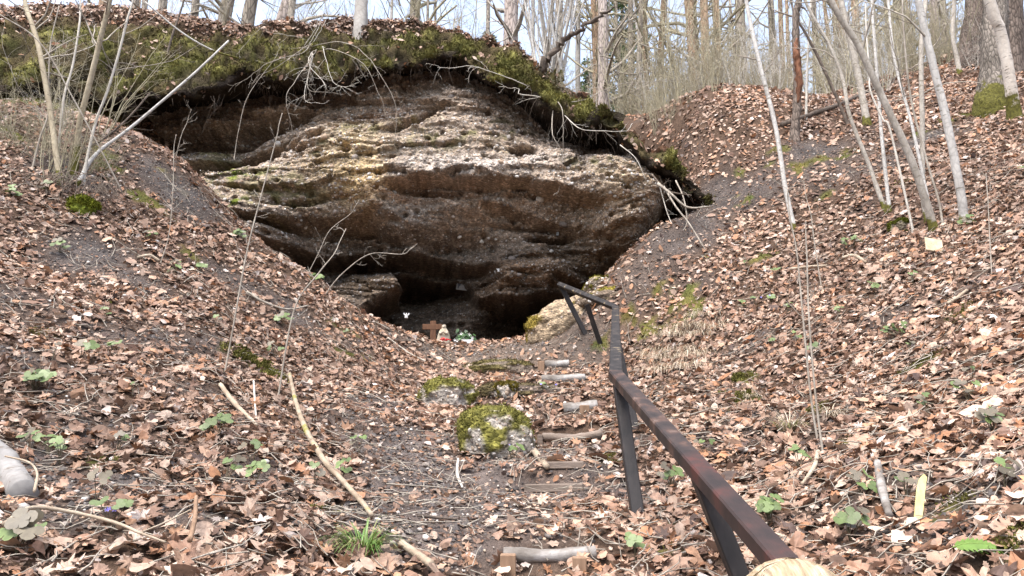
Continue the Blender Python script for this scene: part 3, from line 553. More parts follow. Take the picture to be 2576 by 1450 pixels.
BV[..., 2] -= (smooth(-8.6, -10.4, BX) * 0.5)
mossc = np.array([0.165, 0.155, 0.050]); brown = np.array([0.085, 0.066, 0.034]); soilc = np.array([0.035, 0.027, 0.022]); orange = np.array([0.20, 0.205, 0.065])
mn = fbm(BX * 2.4, BV[..., 1] * 2.4, BV[..., 2] * 2.4, o=4, seed=111)[..., None]; mn2 = fbm(BX * 9, BV[..., 1] * 9, BV[..., 2] * 9, o=3, seed=112)[..., None]
bc = mossc * (1 + 0.55 * mn2) * (1 + .3 * cv1[..., None]) * (1.15 - .5 * smooth(.3, .65, ce1))[..., None]; bc = bc + (brown - bc) * smooth(0.30, -0.14, mn + 0.4 * mn2); bc = bc + (orange - bc) * smooth(0.15, 0.5, -mn2 + 0.3 * mn) * 0.6
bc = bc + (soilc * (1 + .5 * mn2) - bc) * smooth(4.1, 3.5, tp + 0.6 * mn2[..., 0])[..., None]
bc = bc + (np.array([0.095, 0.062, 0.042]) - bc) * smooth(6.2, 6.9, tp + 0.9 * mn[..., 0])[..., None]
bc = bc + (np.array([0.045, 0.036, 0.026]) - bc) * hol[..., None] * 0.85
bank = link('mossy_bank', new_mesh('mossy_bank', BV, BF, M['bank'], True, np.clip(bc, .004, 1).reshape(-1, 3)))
tag(bank, 'moss covered earth bank overhanging the top of the rock', kind='structure')
# moss shoots: small upright blades, clumped
def shoots(P, N, size, cols, seed):
    r = np.random.default_rng(seed); n = len(P); a = r.normal(size=(n, 3)); a = a - N * (a * N).sum(1, keepdims=True); a /= np.linalg.norm(a, axis=1, keepdims=True)
    up = N + 0.55 * r.normal(size=(n, 3)) + np.array([0, -0.15, 0.1]); up /= np.linalg.norm(up, axis=1, keepdims=True); s = size * r.uniform(.5, 1.5, n)
    V = np.stack([P - a * s[:, None] * .35, P + a * s[:, None] * .35, P + up * s[:, None]], 1)
    return V.reshape(-1, 3), np.arange(3 * n).reshape(-1, 3), np.repeat(cols * r.uniform(.6, 1.5, (n, 1)), 3, 0)
fm = (face * smooth(-.3, .15, mn[..., 0]) * (1 - hol)).ravel(); kk = rng.choice(len(fm), 60000, p=fm / fm.sum())
Pm = BV.reshape(-1, 3)[kk] + rng.normal(size=(len(kk), 3)) * .015; Nm = BN.reshape(-1, 3)[kk]
V, F, cc = shoots(Pm, Nm, 0.032, bc.reshape(-1, 3)[kk] * 1.05, 8); part('moss', V, F, M['moss'], bank, False, cc, kind='stuff')
# moss shoots on the ground patches
n = 90000; Q = np.c_[rng.uniform(-10, 11, n * 6), rng.uniform(2, 16, n * 6)]; w = smooth(.25, .6, MG(Q[:, 0], Q[:, 1])); Q = Q[rng.random(len(Q)) < w * np.where(Q[:, 1] < 7, 1, .5)]
nr = [rng.normal([bx_, by_], [rx_ * .55, ry_ * .55], (int(4000 * rx_ * ry_ * 12), 2)) for bx_, by_, rx_, ry_, _ in MOSSW if by_ < 7]; Q = np.vstack([Q] + nr); Q = Q[MG(Q[:, 0], Q[:, 1]) > .3]
z = T(Q[:, 0], Q[:, 1]); Pg = np.c_[Q, z + .035]; sz = np.where(Q[:, 1] < 6, .011, .022)
V, F, cc = shoots(Pg, Tn(Q[:, 0], Q[:, 1]), sz, np.array([.14, .13, .036]) * (1 + .5 * fbm(Q[:, 0] * 6, Q[:, 1] * 6, o=2, seed=9)[:, None]), 12)
part('moss', V, F, M['moss'], ground, False, cc, kind='stuff')

# ------------------------------------------------------------------ fallen leaves
def outline(kind, r, fine=True):
    if kind == 'maple':
        A = [(270,.30),(292,.42),(318,.62),(338,.40),(352,.50),(10,.92),(22,.62),(36,.70),(48,.98),(58,.62),(66,.46),(78,.72),(90,1.05),(102,.72),(114,.46),(122,.62),(132,.98),(144,.70),(158,.62),(170,.92),(188,.50),(202,.40),(222,.62),(248,.42)]
        if not fine: A = [A[i] for i in (0, 2, 3, 5, 6, 8, 10, 12, 14, 16, 18, 19, 21, 22)]
        P = np.array([[rr * math.cos(R(t)), rr * math.sin(R(t))] for t, rr in A]) * .55
    elif kind == 'oak':
        n = 10 if fine else 6; s = np.linspace(0.03, 1, n); w = .27 * np.sin(np.pi * s ** 1.15) ** .8 * (1 + .32 * np.cos(np.arange(n) * np.pi)) + .012
        P = np.r_[np.c_[w, s - .5], np.c_[-w[::-1], s[::-1] - .5]] * 1.05
    else:
        n = 7 if fine else 4; s = np.linspace(0.02, 1, n); w = .30 * np.sin(np.pi * s ** .8) ** .8 + .01
        P = np.r_[np.c_[w, s - .5], np.c_[-w[::-1], s[::-1] - .5]]
    return P * (1 + r.normal(0, .07, (len(P), 1)))
def leaf_proto(kind, r, fine, ring):
    P = outline(kind, r, fine); n = len(P); c = P.mean(0) * .4
    V = [np.r_[c, 0][None]] + ([np.c_[c + (P - c) * .55, np.zeros(n)]] if ring else []) + [np.c_[P, np.zeros(n)]]; V = np.vstack(V)
    x, y = V[:, 0], V[:, 1]; th = r.uniform(0, np.pi); u = x * math.cos(th) + y * math.sin(th); v = -x * math.sin(th) + y * math.cos(th)
    V[:, 2] = r.uniform(.1, 1.3) * u * u + r.uniform(-.7, .5) * v * v + .3 * abs(x) * r.uniform(-.5, 1.2) + r.uniform(.03, .11) * np.sin(7 * x + r.uniform(0, 6)) * np.sin(6 * y + r.uniform(0, 6)) + r.normal(0, .025, len(V))
    V[:, 2] -= V[:, 2].mean(); k = np.arange(n); kn = (k + 1) % n
    if ring: F = np.vstack([np.c_[np.zeros(n, int), 1 + k, 1 + kn], np.c_[1 + k, 1 + n + k, 1 + n + kn], np.c_[1 + k, 1 + n + kn, 1 + kn]])
    else: F = np.c_[np.zeros(n, int), 1 + k, 1 + kn]
    return V, F
LC = np.array([[.42,.30,.215],[.50,.375,.28],[.33,.21,.14],[.235,.135,.085],[.15,.085,.055],[.32,.155,.075],[.52,.44,.375],[.085,.055,.042],[.40,.255,.165],[.27,.17,.115],[.36,.20,.11],[.48,.40,.34]]) * .93
LC = LC * [1.0, .995, 1.03]
LC = LC + (LC.mean(1, keepdims=True) * [1.06, .99, .95] - LC) * .04
LW = np.array([.13,.08,.15,.15,.10,.075,.015,.055,.10,.11,.06,.012]); LW /= LW.sum()
def leaf_cols(n, r): return LC[r.choice(len(LC), n, p=LW)] * np.exp(r.normal(0, .12, (n, 1)))
def frames(N, tilt, r):
    n = len(N); Z = N + tilt * r.normal(size=(n, 3)); Z /= np.linalg.norm(Z, axis=1, keepdims=True); a = r.normal(size=(n, 3)); a -= Z * (a * Z).sum(1, keepdims=True); a /= np.linalg.norm(a, axis=1, keepdims=True)
    return a, np.cross(Z, a), Z
def litter(P, N, s, tilt, protos, r):
    n = len(P); a, b, Z = frames(N, tilt, r); col = leaf_cols(n, r) * (1 + .38 * fbm(P[:, 0] * .9, P[:, 1] * .9, o=3, seed=181) + .18 * fbm(P[:, 0] * 4, P[:, 1] * 4, o=2, seed=183))[:, None] * np.clip(.62 + s[:, None] * 6, .6, 1.08); pid = r.integers(0, len(protos), n); Vs, Fs, Cs, o = [], [], [], 0
    for q, (PV, PF) in enumerate(protos):
        k = np.where(pid == q)[0]
        if not len(k): continue
        fl = r.uniform(-1.0, 1.3, len(k))[:, None]
        V = P[k][:, None] + s[k][:, None, None] * (PV[None, :, :1] * a[k][:, None] + PV[None, :, 1:2] * b[k][:, None] + PV[None, :, 2:] * fl[..., None] * Z[k][:, None])
        Vs.append(V.reshape(-1, 3)); Fs.append((PF[None] + (np.arange(len(k)) * len(PV))[:, None, None]).reshape(-1, 3) + o); Cs.append(np.repeat(col[k], len(PV), 0)); o += len(k) * len(PV)
    return np.vstack(Vs), np.vstack(Fs), np.vstack(Cs)
lr = np.random.default_rng(99)
KINDS = ['maple', 'maple', 'oak', 'ovate', 'oak', 'ovate', 'maple', 'ovate']
PR_near = [leaf_proto(k, lr, True, False) for k in KINDS * 2]; PR_mid = [leaf_proto(k, lr, False, False) for k in KINDS * 2]; PR_far = [leaf_proto(k, lr, False, False) for k in ('ovate', 'ovate', 'oak') * 3]
KEEP = [(1380,1392,.36,.045,1),(1400,1234,.3,.05,1),(1420,1176,.2,.04,1),(1440,1106,.28,.06,1),(1460,1028,.2,.08,1),(1417,954,.26,.08,1),(1400,917,.24,.08,1),(1245,1120,.27,.22,1),(1115,1015,.26,.2,1),(1272,998,.13,.1,1),(1256,938,.5,.14,.8),(1320,1000,.5,.1,.8),(1400,835,.4,.3,1),(1130,868,.45,.25,.9)]
KW = [(*onground(a, b)[:2], c, d, e) for a, b, c, d, e in KEEP]
KG = Grid(lambda x, y: blobs(x, y, KW, 77, .05), -4, 4, 1, 14, .04)
def spread(n, x0, x1, y0, y1, wedge=1.0):
    y = lr.uniform(y0, y1, n); x = lr.uniform(x0, x1, n); k = abs(x) < 0.78 * y * wedge + .8; x, y = x[k], y[k]; z = T(x, y)
    dens = (1 - np.clip(SG(x, y) * 1.05, 0, .985)) ** 1.6 * (1 - .85 * smooth(.3, .6, MG(x, y))) * (1 - KG(x, y))
    dens = dens * (1 - .35 * np.exp(-((x - .1) / .55) ** 2) * smooth(9, 7, y)) * (.72 + .28 * smooth(-.3, .2, fbm(x * 2.2, y * 2.2, o=2, seed=131)))
    dens = dens * (1 - .55 * np.exp(-((x + .2) / 1.2) ** 2) * smooth(8.6, 10, y))
    inr = (x > -6.2) & (x < 2.75) & (y > RG(x, z + .12) - .04); under = (x > -9.5) & (x < 2.9) & (y > topY(x) - .6 * smooth(-6.5, -5, x)) & (y < topY(x) + 4) & (z < topZ(x) - .05)
    k = (lr.random(len(x)) < dens) & ~inr & ~under; return x[k], y[k], z[k]
Vs, Fs, Cs, off = [], [], [], 0
def push(V, F, c):
    global off
    Vs.append(V); Fs.append(F + off); Cs.append(c); off += len(V)
for (n, y0, y1, xr, pr, med, tilt) in ((21000, 1.9, 5.2, 4.6, PR_near, .062, .38), (22000, 1.9, 5.2, 4.6, PR_mid, .032, .5), (32000, 5.2, 9.0, 7.2, PR_mid, .060, .40), (32000, 5.2, 9.0, 7.2, PR_far, .034, .5), (60000, 9.0, 13.5, 11, PR_far, .060, .42), (30000, 13.5, 20, 13, PR_far, .085, .45)):
    x, y, z = spread(n, -xr, xr, y0, y1); s = np.clip(lr.lognormal(math.log(med), .36, len(x)), .025, .16)
    push(*litter(np.c_[x, y, z + .012 + lr.random(len(x)) * .035], Tn(x, y), s, tilt, pr, lr))
x, y, z = spread(5000, -6, 6, -.6, 2.0, 9); push(*litter(np.c_[x, y, z + .02], Tn(x, y), np.clip(lr.lognormal(math.log(.07), .3, len(x)), .03, .14), .35, PR_mid, lr))
up = (smooth(6.3, 7.0, tp + .9 * mn[..., 0]) * smooth(11.2, 10.5, tp)).ravel() + .05 * (face * smooth(.25, -.15, mn[..., 0])).ravel(); kk = lr.choice(len(up), 15000, p=up / up.sum())
push(*litter(BV.reshape(-1, 3)[kk] + BN.reshape(-1, 3)[kk] * .03 + lr.normal(size=(len(kk), 3)) * .02, BN.reshape(-1, 3)[kk], np.clip(lr.lognormal(math.log(.075), .3, len(kk)), .03, .13), .4, PR_far, lr))
part('leaf_litter', np.vstack(Vs), np.vstack(Fs), M['leaf'], ground, False, np.vstack(Cs), kind='stuff')
# the leaves that show largest, each one its own piece
lp = []
for q in range(14):
    V, F = leaf_proto(['maple', 'maple', 'oak', 'maple', 'ovate'][q % 5], lr, True, True); lp.append(new_mesh('leaf', V, F, M['leaf'], True, np.repeat(leaf_cols(1, lr) * 1.05, len(V), 0)))
x, y, z = spread(1500, -2.8, 2.8, 2.1, 4.6); x, y, z = x[:300], y[:300], z[:300]; a, b, Z = frames(Tn(x, y), .34, lr)
for i in range(len(x)):
    o = link('leaf', lp[i % 14], ground); s = float(np.clip(lr.lognormal(math.log(.088), .2), .06, .13))
    o.matrix_local = Matrix([[*(a[i][q] * s, b[i][q] * s, Z[i][q] * s), (x[i], y[i], z[i] + .045)[q]] for q in range(3)] + [[0, 0, 0, 1]])
# loose pebbles and fine twigs on the ground
n = 26000; y = 2 + 10 * rng.random(n) ** 1.3; x = rng.uniform(-1, 1, n) * (.8 * y + .5); k = (rng.random(n) < .08 + .6 * SG(x, y)) & ~((x > -6.2) & (x < 2.7) & (y > RG(x, T(x, y) + .1))); x, y = x[k], y[k]
s = np.clip(rng.lognormal(math.log(.0068), .5, len(x)), .003, .026); V, F, cc = pebbles(np.c_[x, y, T(x, y) + s * .4 + .008], Tn(x, y), s, 77); part('pebbles', V, F, M['pebble'], ground, True, np.clip(cc * 1.25, 0, .8), kind='stuff')
n = 80000; y = 2 + 10.5 * rng.random(n); x = rng.uniform(-1, 1, n) * (.8 * y + .5); k = (rng.random(n) < .1 + .9 * SG(x, y)) & ~((x > -6.2) & (x < 2.7) & (y > RG(x, T(x, y) + .1))); x, y = x[k], y[k]
V, F, cc = litter(np.c_[x, y, T(x, y) + .006 + .01 * rng.random(len(x))], Tn(x, y), np.clip(rng.lognormal(math.log(.022), .4, len(x)), .01, .05), .45, [leaf_proto('ovate', lr, False, False) for _ in range(5)], lr); part('leaf_crumbs', V, F, M['leaf'], ground, False, cc * .8, kind='stuff')
IV0, IF0 = IV, IF; IV, IF = OV, OF; n = 50000; y = 2 + 10.5 * rng.random(n); x = rng.uniform(-1, 1, n) * (.8 * y + .5); k = (rng.random(n) < SG(x, y)) & ~((x > -6.2) & (x < 2.7) & (y > RG(x, T(x, y) + .1))); x, y = x[k], y[k]; s = np.clip(rng.lognormal(math.log(.010), .5, len(x)), .004, .03)
V, F, cc = pebbles(np.c_[x, y, T(x, y) + .004], Tn(x, y), s, 79); cc = np.repeat(soil_c[None] * rng.uniform(.6, 1.5, (len(x), 1)), len(IV), 0); part('soil_crumbs', V, F, M['pebble'], ground, False, cc, kind='stuff'); IV, IF = IV0, IF0
mb = MB()
for i in range(3600):
    y_ = 2 + 9 * rng.random() ** 1.2; x_ = rng.uniform(-1, 1) * (.75 * y_ + .5)
    if -3 < x_ < 2.6 and y_ > 9.8: continue
    L = rng.lognormal(math.log(.16), .5); th = rng.uniform(0, np.pi); d = np.array([math.cos(th), math.sin(th)]) * L / 2; q = np.linspace(-1, 1, 4); xx = x_ + d[0] * q + rng.normal(0, .05 * L, 4); yy = y_ + d[1] * q + rng.normal(0, .05 * L, 4)
    mb.add(*tube(np.c_[xx, yy, T(xx, yy) + .03 + .03 * rng.random() + rng.normal(0, .008, 4)], [.003 + .002 * rng.random(), .0015], 3, cap=False))
V, F = mb.get(); part('fine_twigs', V, F, M['twig'], ground, True, kind='stuff')

# ------------------------------------------------------------------ trees, saplings, shrubs
tr = np.random.default_rng(2024)
def unit(v): v = np.asarray(v, float); return v / (np.linalg.norm(v) + 1e-9)
def wiggle(p, d, L, n, amp, g=0.0):
    """a bent twig from p along d, g pulls it up (+) or down (-)"""
    P = [np.asarray(p, float)]; d = unit(d)
    for k in range(n): d = unit(d + amp * tr.normal(size=3) + np.array([0, 0, g])); P.append(P[-1] + d * L / n)
    return np.array(P)
def twigs(mb, P, r, n, L, t0=.3, t1=1.0, spread=.8, g=.05, sub=3, side=3, rmin=.0025, amp=.16, depth=1):
    P = np.asarray(P); seg = np.linalg.norm(np.diff(P, axis=0), axis=1); cum = np.r_[0, np.cumsum(seg)] / seg.sum()
    for _ in range(n):
        t = t0 + (t1 - t0) * tr.random(); p = np.array([np.interp(t, cum, P[:, k]) for k in range(3)]); q = np.array([np.interp(min(t + .05, 1), cum, P[:, k]) for k in range(3)])
        ax = unit(q - p + 1e-6); o = tr.normal(size=3); o = unit(o - ax * (o @ ax)); l = L * tr.uniform(.4, 1.1) * (1.15 - .6 * t); rr = max(r * (1 - .75 * t) * .5, rmin)
        B = wiggle(p, ax * (1 - spread * .6) + o * spread, l, 5, amp, g); mb.add(*tube(B, [rr, max(rr * .35, rmin * .6)], side, cap=False))
        if depth and sub: twigs(mb, B, rr, sub, l * .5, .2, 1, .7, g, sub - 1, 3, rmin * .8, amp, depth - 1 if sub > 1 else 0)
def poly(px, base_y, dy=0.0):
    """a measured line of points, standing at forward distance base_y, drifting dy metres by its end"""
    n = len(px); return np.array([at(a, b, base_y + dy * i / (n - 1)) for i, (a, b) in enumerate(px)])
def extend(P, L, up=.5):
    d = unit(unit(P[-1] - P[-2]) + np.array([0, 0, up])); return np.vstack([P, P[-1] + d * L * .5, P[-1] + d * L * .5 + unit(d + np.array([.1, .1, .3])) * L * .5])
def wobbletube(P, r, n=8, m=None, wob=.04): return tube(catmull(P, m or max(6, 4 * len(P))), r, n, wob)
def trunk_tree(name, label, cat, px, r0, r1, mat, d=None, dy=0.0, ext=4.0, flare=0.35, sides=14, nb=10, bl=1.2, group=None, tmat='twig', t0=.35, sink=.25, rough=.05, base=None):
    b = onground(*px[0]) if base is None and d is None else (base if base is not None else at(*px[0], d))
    P = poly(px, b[1], dy); P[0] = b; P = np.vstack([P[0] - [0, 0, sink], P]); P = extend(P, ext, .6)
    t = thing(name, label, cat, b, group); Q = catmull(P, 7 * len(P)); h = np.linspace(0, 1, len(Q)); rr = r0 + (r1 - r0) * h
    if flare: rr = rr * (1 + flare * np.exp(-(np.linalg.norm(Q - Q[0], axis=1) - sink).clip(0) / (1.6 * r0)))
    V, F = tube(Q, rr, sides, rough); part('trunk', V, F, M[mat], t)
    if nb: mb = MB(); twigs(mb, P, r0, nb, bl, t0, 1, .8, .06, 3); V, F = mb.get(); part('branches', V, F, M[tmat], t)
    return t
# --- young trees on the slope at the right
G = 'pale young trees in a stand on the leafy slope'
trunk_tree('sapling', 'pale white young tree leaning alone over the slope above the handrail', 'tree', [(1997,576),(1975,470),(1950,316),(1904,133),(1877,0)], .034, .022, 'bark_ash', dy=.3, nb=16, group=G, ext=2.5)
trunk_tree('sapling', 'crooked greenish young tree bending left, left of the stand', 'tree', [(2227,533),(2205,470),(2184,410),(2137,290),(2120,200),(2084,110),(2024,0)], .030, .014, 'bark_sapling', dy=.3, nb=15, group=G, ext=2)
trunk_tree('sapling', 'thin upright white young tree sharing a base with the crooked one', 'tree', [(2238,531),(2230,460),(2217,333),(2210,233),(2197,67),(2193,0)], .024, .015, 'bark_ash', dy=.2, nb=14, group=G, ext=2)
trunk_tree('sapling', 'thickest young tree of the stand, leaning far to the left', 'tree', [(2350,580),(2320,480),(2284,383),(2217,240),(2160,117),(2090,0)], .044, .026, 'bark_sapling', dy=-.3, nb=18, group=G, ext=2.5)
trunk_tree('sapling', 'straight upright young tree in the middle of the stand', 'tree', [(2334,560),(2322,483),(2320,300),(2317,150),(2322,70),(2328,0)], .030, .022, 'bark_sapling', dy=.3, nb=14, group=G, ext=2)
trunk_tree('sapling', 'slender pale young tree leaning left behind the thick one', 'tree', [(2345,575),(2330,483),(2290,300),(2250,150),(2234,0)], .020, .012, 'bark_ash', dy=.6, nb=14, group=G, ext=2)
trunk_tree('sapling', 'tall smooth young tree at the right end of the stand', 'tree', [(2427,563),(2416,483),(2384,317),(2340,133),(2310,0)], .045, .032, 'bark_ash', dy=-.2, nb=18, group=G, ext=3)
trunk_tree('sapling', 'whip thin shoot leaning between the stems of the stand', 'tree', [(2297,585),(2270,460),(2237,320),(2221,300),(2190,230),(2187,180)], .014, .008, 'pale_twig', dy=.3, nb=4, group=G, ext=1)
trunk_tree('sapling', 'thin brown shoot right of the thick leaning young tree', 'tree', [(2372,570),(2360,500),(2330,400),(2290,240),(2272,60),(2270,0)], .013, .008, 'twig', dy=.3, nb=6, group=G, ext=1)
# --- bigger trees higher on the right
trunk_tree('birch_tree', 'cream birch trunk with moss spots leaning at the edge by the large tree', 'tree', [(2553,300),(2540,200),(2517,83),(2490,0)], .085, .06, 'birch', dy=-.3, ext=5, group=None, bl=1.6)
trunk_tree('large_tree', 'thick rough barked tree with a mossy flared foot on the slope', 'tree', [(2497,275),(2500,180),(2503,60),(2505,-30)], .21, .16, 'bark_oak', dy=.2, ext=7, flare=.45, sides=24, rough=.06, bl=2.2, t0=.6)
trunk_tree('large_tree', 'dark brown trunk behind the cream leaning birch', 'tree', [(2548,240),(2546,100),(2545,0)], .2, .17, 'bark_brown', d=12.8, ext=7, sides=20, bl=2.2, t0=.6, sink=1.2)
trunk_tree('large_tree', 'dark rough trunk with black lower bark on the skyline', 'tree', [(2442,160),(2450,80),(2458,0)], .27, .2, 'bark_brown', dy=.1, ext=7, flare=.3, sides=20, bl=2.2, t0=.6)
trunk_tree('slim_tree', 'slim pale curved trunk left of the dark skyline tree', 'tree', [(2415,188),(2408,150),(2397,90),(2400,0)], .05, .035, 'bark_sapling', dy=.2, ext=3)
sn = trunk_tree('snag', 'broken dead trunk with red brown stripped wood on the bank', 'dead tree', [(1998,352),(2003,290),(2007,200),(2003,130),(2002,40),(2010,0)], .075, .05, 'bark_brown', dy=.1, ext=2, flare=.4, sides=12, rough=.10, nb=4)
b = onground(1998, 352); P = poly([(2005,262),(2009,200),(2003,150),(2002,100)], b[1]) + [0, -.035, 0]; V, F = tube(catmull(P, 26), [.02, .05, .045, .055, .02], 9, .3); 
M['redwood'] = simple('stripped_red_wood', [(0.35, (0.08, 0.035, 0.02)), (0.65, (0.25, 0.115, 0.065))], 14, 0.85, (1, 1, .25)); part('stripped_wood', V, F, M['redwood'], sn)
trunk_tree('slim_tree', 'pale pinkish slim trunk behind the stand of young trees', 'tree', [(2181,312),(2165,220),(2137,90),(2115,0)], .06, .045, 'bark_sapling', dy=.2, ext=4)
trunk_tree('slim_tree', 'thin dark stem slanting left behind the dead trunk', 'tree', [(2132,312),(2075,180),(2030,90),(2000,40),(1990,0)], .03, .012, 'dark_twig', dy=.3, ext=1.5, nb=6)
trunk_tree('slim_tree', 'thin straight stem right of the stripped dead trunk', 'tree', [(2028,300),(2030,200),(2035,80),(2040,0)], .022, .015, 'pale_twig', dy=.2, ext=1.5, nb=5)
# --- trees on the skyline behind the bank
G2 = 'trunks standing on the plateau behind the mossy bank'
def sky_tree(px, yb, d, w, lean, mat, label, name='tree', cat='tree', ext=6, nb=16, bl=2.5, tm='twig', h=260):
    b = at(px, yb, d); g = float(T(b[0], b[1])); b[2] = min(b[2], g); P = np.array([b, at(px + lean * .5, yb - h * .4, d), at(px + lean, yb - h, d)]); P[0] = [P[0][0], d, b[2] - .3]
    return trunk_from(name, label, cat, P, w / FPX * d / 2, mat, ext, nb, bl, tm, G2)
def trunk_from(name, label, cat, P, r0, mat, ext, nb, bl, tm, group, sides=12):
    P = extend(P, ext, .6); t = thing(name, label, cat, P[0], group); Q = catmull(P, 20); V, F = tube(Q, r0 * (1.08 - .5 * np.linspace(0, 1, 20)), sides, .04); part('trunk', V, F, M[mat], t)
    if nb: mb = MB(); twigs(mb, P, r0, nb, bl, .12, 1, .85, .04, 3, rmin=.005); V, F = mb.get(); part('branches', V, F, M[tm], t)
    return t
sky_tree(1285, 170, 18, 41, 0, 'bark_pine', 'thick straight pine trunk left of the many stemmed hazel', 'pine_tree')
sky_tree(1519, 300, 19, 32, -2, 'bark_pine', 'straight pine trunk right of the many stemmed hazel', 'pine_tree')
sky_tree(1600, 300, 20, 16, 12, 'bark_far', 'slim leaning grey trunk right of the straight pine')
sky_tree(1405, 220, 22, 20, 4, 'bark_far', 'pale trunk half hidden by the hazel stems')
sky_tree(1452, 260, 24, 15, 3, 'bark_grey', 'narrow pale trunk between the hazel and the pine')
sky_tree(1655, 270, 26, 18, 14, 'bark_orange', 'orange tinted slim pine at the bright gap', 'pine_tree')
sky_tree(1782, 250, 20, 26, -12, 'bark_orange', 'orange brown pine left of the pair on the right skyline', 'pine_tree')
sky_tree(1815, 252, 20.5, 20, -14, 'bark_orange', 'slimmer orange pine of the close pair on the skyline', 'pine_tree')
sky_tree(1868, 250, 21, 32, -8, 'bark_far', 'wide brown trunk in the middle of the right skyline')
sky_tree(1955, 240, 22, 20, -18, 'bark_far', 'grey brown trunk leaning left beside the stripped dead trunk')
sky_tree(1975, 240, 24, 14, -14, 'bark_orange', 'thin orange trunk just left of the stripped dead trunk', 'pine_tree')
sky_tree(2060, 220, 24, 16, -16, 'bark_far', 'slim trunk right of the stripped dead trunk')
sky_tree(2165, 190, 22, 22, -20, 'bark_orange', 'rusty barked trunk between the young trees', 'pine_tree')
sky_tree(2245, 180, 25, 18, -18, 'bark_far', 'grey skyline trunk behind the young tree stand')
sky_tree(2358, 160, 19, 24, -14, 'bark_pine', 'pinkish scaly trunk behind the tall smooth young tree', 'pine_tree')
sky_tree(2380, 160, 21, 12, -10, 'bark_far', 'thin trunk left of the dark skyline tree')
for px, yb, w, lean, lab in ((340,40,20,4,'leftmost narrow trunk on the left skyline'),(365,40,16,3,'second narrow trunk on the left skyline'),(405,50,24,8,'rough trunk behind the leaning twigs on the left skyline'),(487,60,22,7,'slim straight trunk on the left skyline before the pale trio'),(542,75,36,30,'broad pale trunk leaning right on the left skyline'),(605,80,34,26,'second broad pale trunk leaning right on the left skyline'),(668,85,38,52,'dark rough trunk leaning strongly right on the left skyline'),(720,85,20,14,'slim pale trunk right of the dark leaning one')):
    sky_tree(px, yb, 16.5 + tr.random() * 2.5, w, lean * 2.2, 'bark_far' if px != 668 else 'bark_pine', lab, h=200)
sky_tree(1075, 90, 22, 8, 4, 'bark_far', 'thin trunk rising behind the bank left of the thick pine'); sky_tree(1095, 95, 26, 7, 2, 'bark_far', 'thin grey trunk behind the bank beside the green conifer')
sky_tree(1225, 120, 24, 12, 6, 'bark_far', 'slim trunk close left of the thick pine'); sky_tree(1340, 170, 25, 10, 2, 'bark_grey', 'narrow trunk close right of the thick pine')
# the smooth grey trunk at the edge of the bank
b = at(905, 95, 12.7); P = np.array([b - [0, 0, .35], b, at(908, 40, 12.75), at(911, -60, 12.8)])
t = trunk_from('grey_trunk', 'smooth grey trunk standing on the edge of the mossy bank', 'tree', P, .135, 'bark_grey', 5, 10, 2, 'twig', None, 18)
# --- bare trees further off, copied
def far_template(h, r, nb, mat, lean):
    P = np.array([[0, 0, -.8], [lean * .3, 0, h * .3], [lean * .6, .1, h * .65], [lean, 0, h]]); Q = catmull(P, 14); V, F = tube(Q, r * (1.05 - .75 * np.linspace(0, 1, 14)), 9, .05)
    mb = MB(); twigs(mb, P, r, nb, h * .22, .12, 1, .85, .05, 4, rmin=.006); BV_, BF_ = mb.get()
    return new_mesh('trunk', V, F, M[mat]), new_mesh('branches', BV_, BF_, M['brush'])
TM = [far_template(9, .10, 40, 'bark_far', .4), far_template(11, .15, 40, 'bark_orange', -.3), far_template(8, .07, 44, 'bark_grey', .6), far_template(12, .18, 36, 'bark_far', .1), far_template(7, .05, 44, 'bark_far', -.5)]
def shrub_template(n, h, r, spread_, mat='twig'):
    mb = MB()
    for _ in range(n):
        a = tr.uniform(0, 2 * np.pi); d = np.array([math.cos(a) * spread_ * tr.random(), math.sin(a) * spread_ * tr.random(), 1]); P = wiggle([.12 * math.cos(a), .12 * math.sin(a), -.2], d, h * tr.uniform(.55, 1), 6, .10, .06)
        mb.add(*tube(P, [r, r * .3], 4, cap=False)); twigs(mb, P, r, 9, h * .3, .2, 1, .75, .03, 3, rmin=.0035)
    V, F = mb.get(); return new_mesh('stems', V, F, M[mat])
SH = [shrub_template(8, 3.4, .014, .5, 'brush'), shrub_template(10, 2.6, .010, .8, 'pale_twig'), shrub_template(6, 4.2, .016, .35, 'brush'), shrub_template(12, 1.7, .008, 1.0, 'brush')]
def put_tree(i, x, y, s, rz, label, group):
    t = thing('bare_tree', label, 'tree', (x, y, float(T(x, y)) - .05), group); t.rotation_euler = (0, 0, rz); t.scale = (s, s, s); link('trunk', TM[i][0], t); link('branches', TM[i][1], t)
for k in range(62):
    a = tr.uniform(-.62, .68) if k < 30 else tr.uniform(-.05, .62); y = tr.uniform(19, 40); put_tree(int(tr.integers(0, 5)), a * y, y, tr.uniform(.85, 1.3), tr.uniform(0, 6.3), 'bare forest tree far off beyond the ' + ('mossy bank' if a < .02 else 'gap right of the pines' if a < .3 else 'right hand slope'), 'bare trees far off beyond the ' + ('mossy bank' if a < .02 else 'gap right of the pines' if a < .3 else 'right hand slope'))
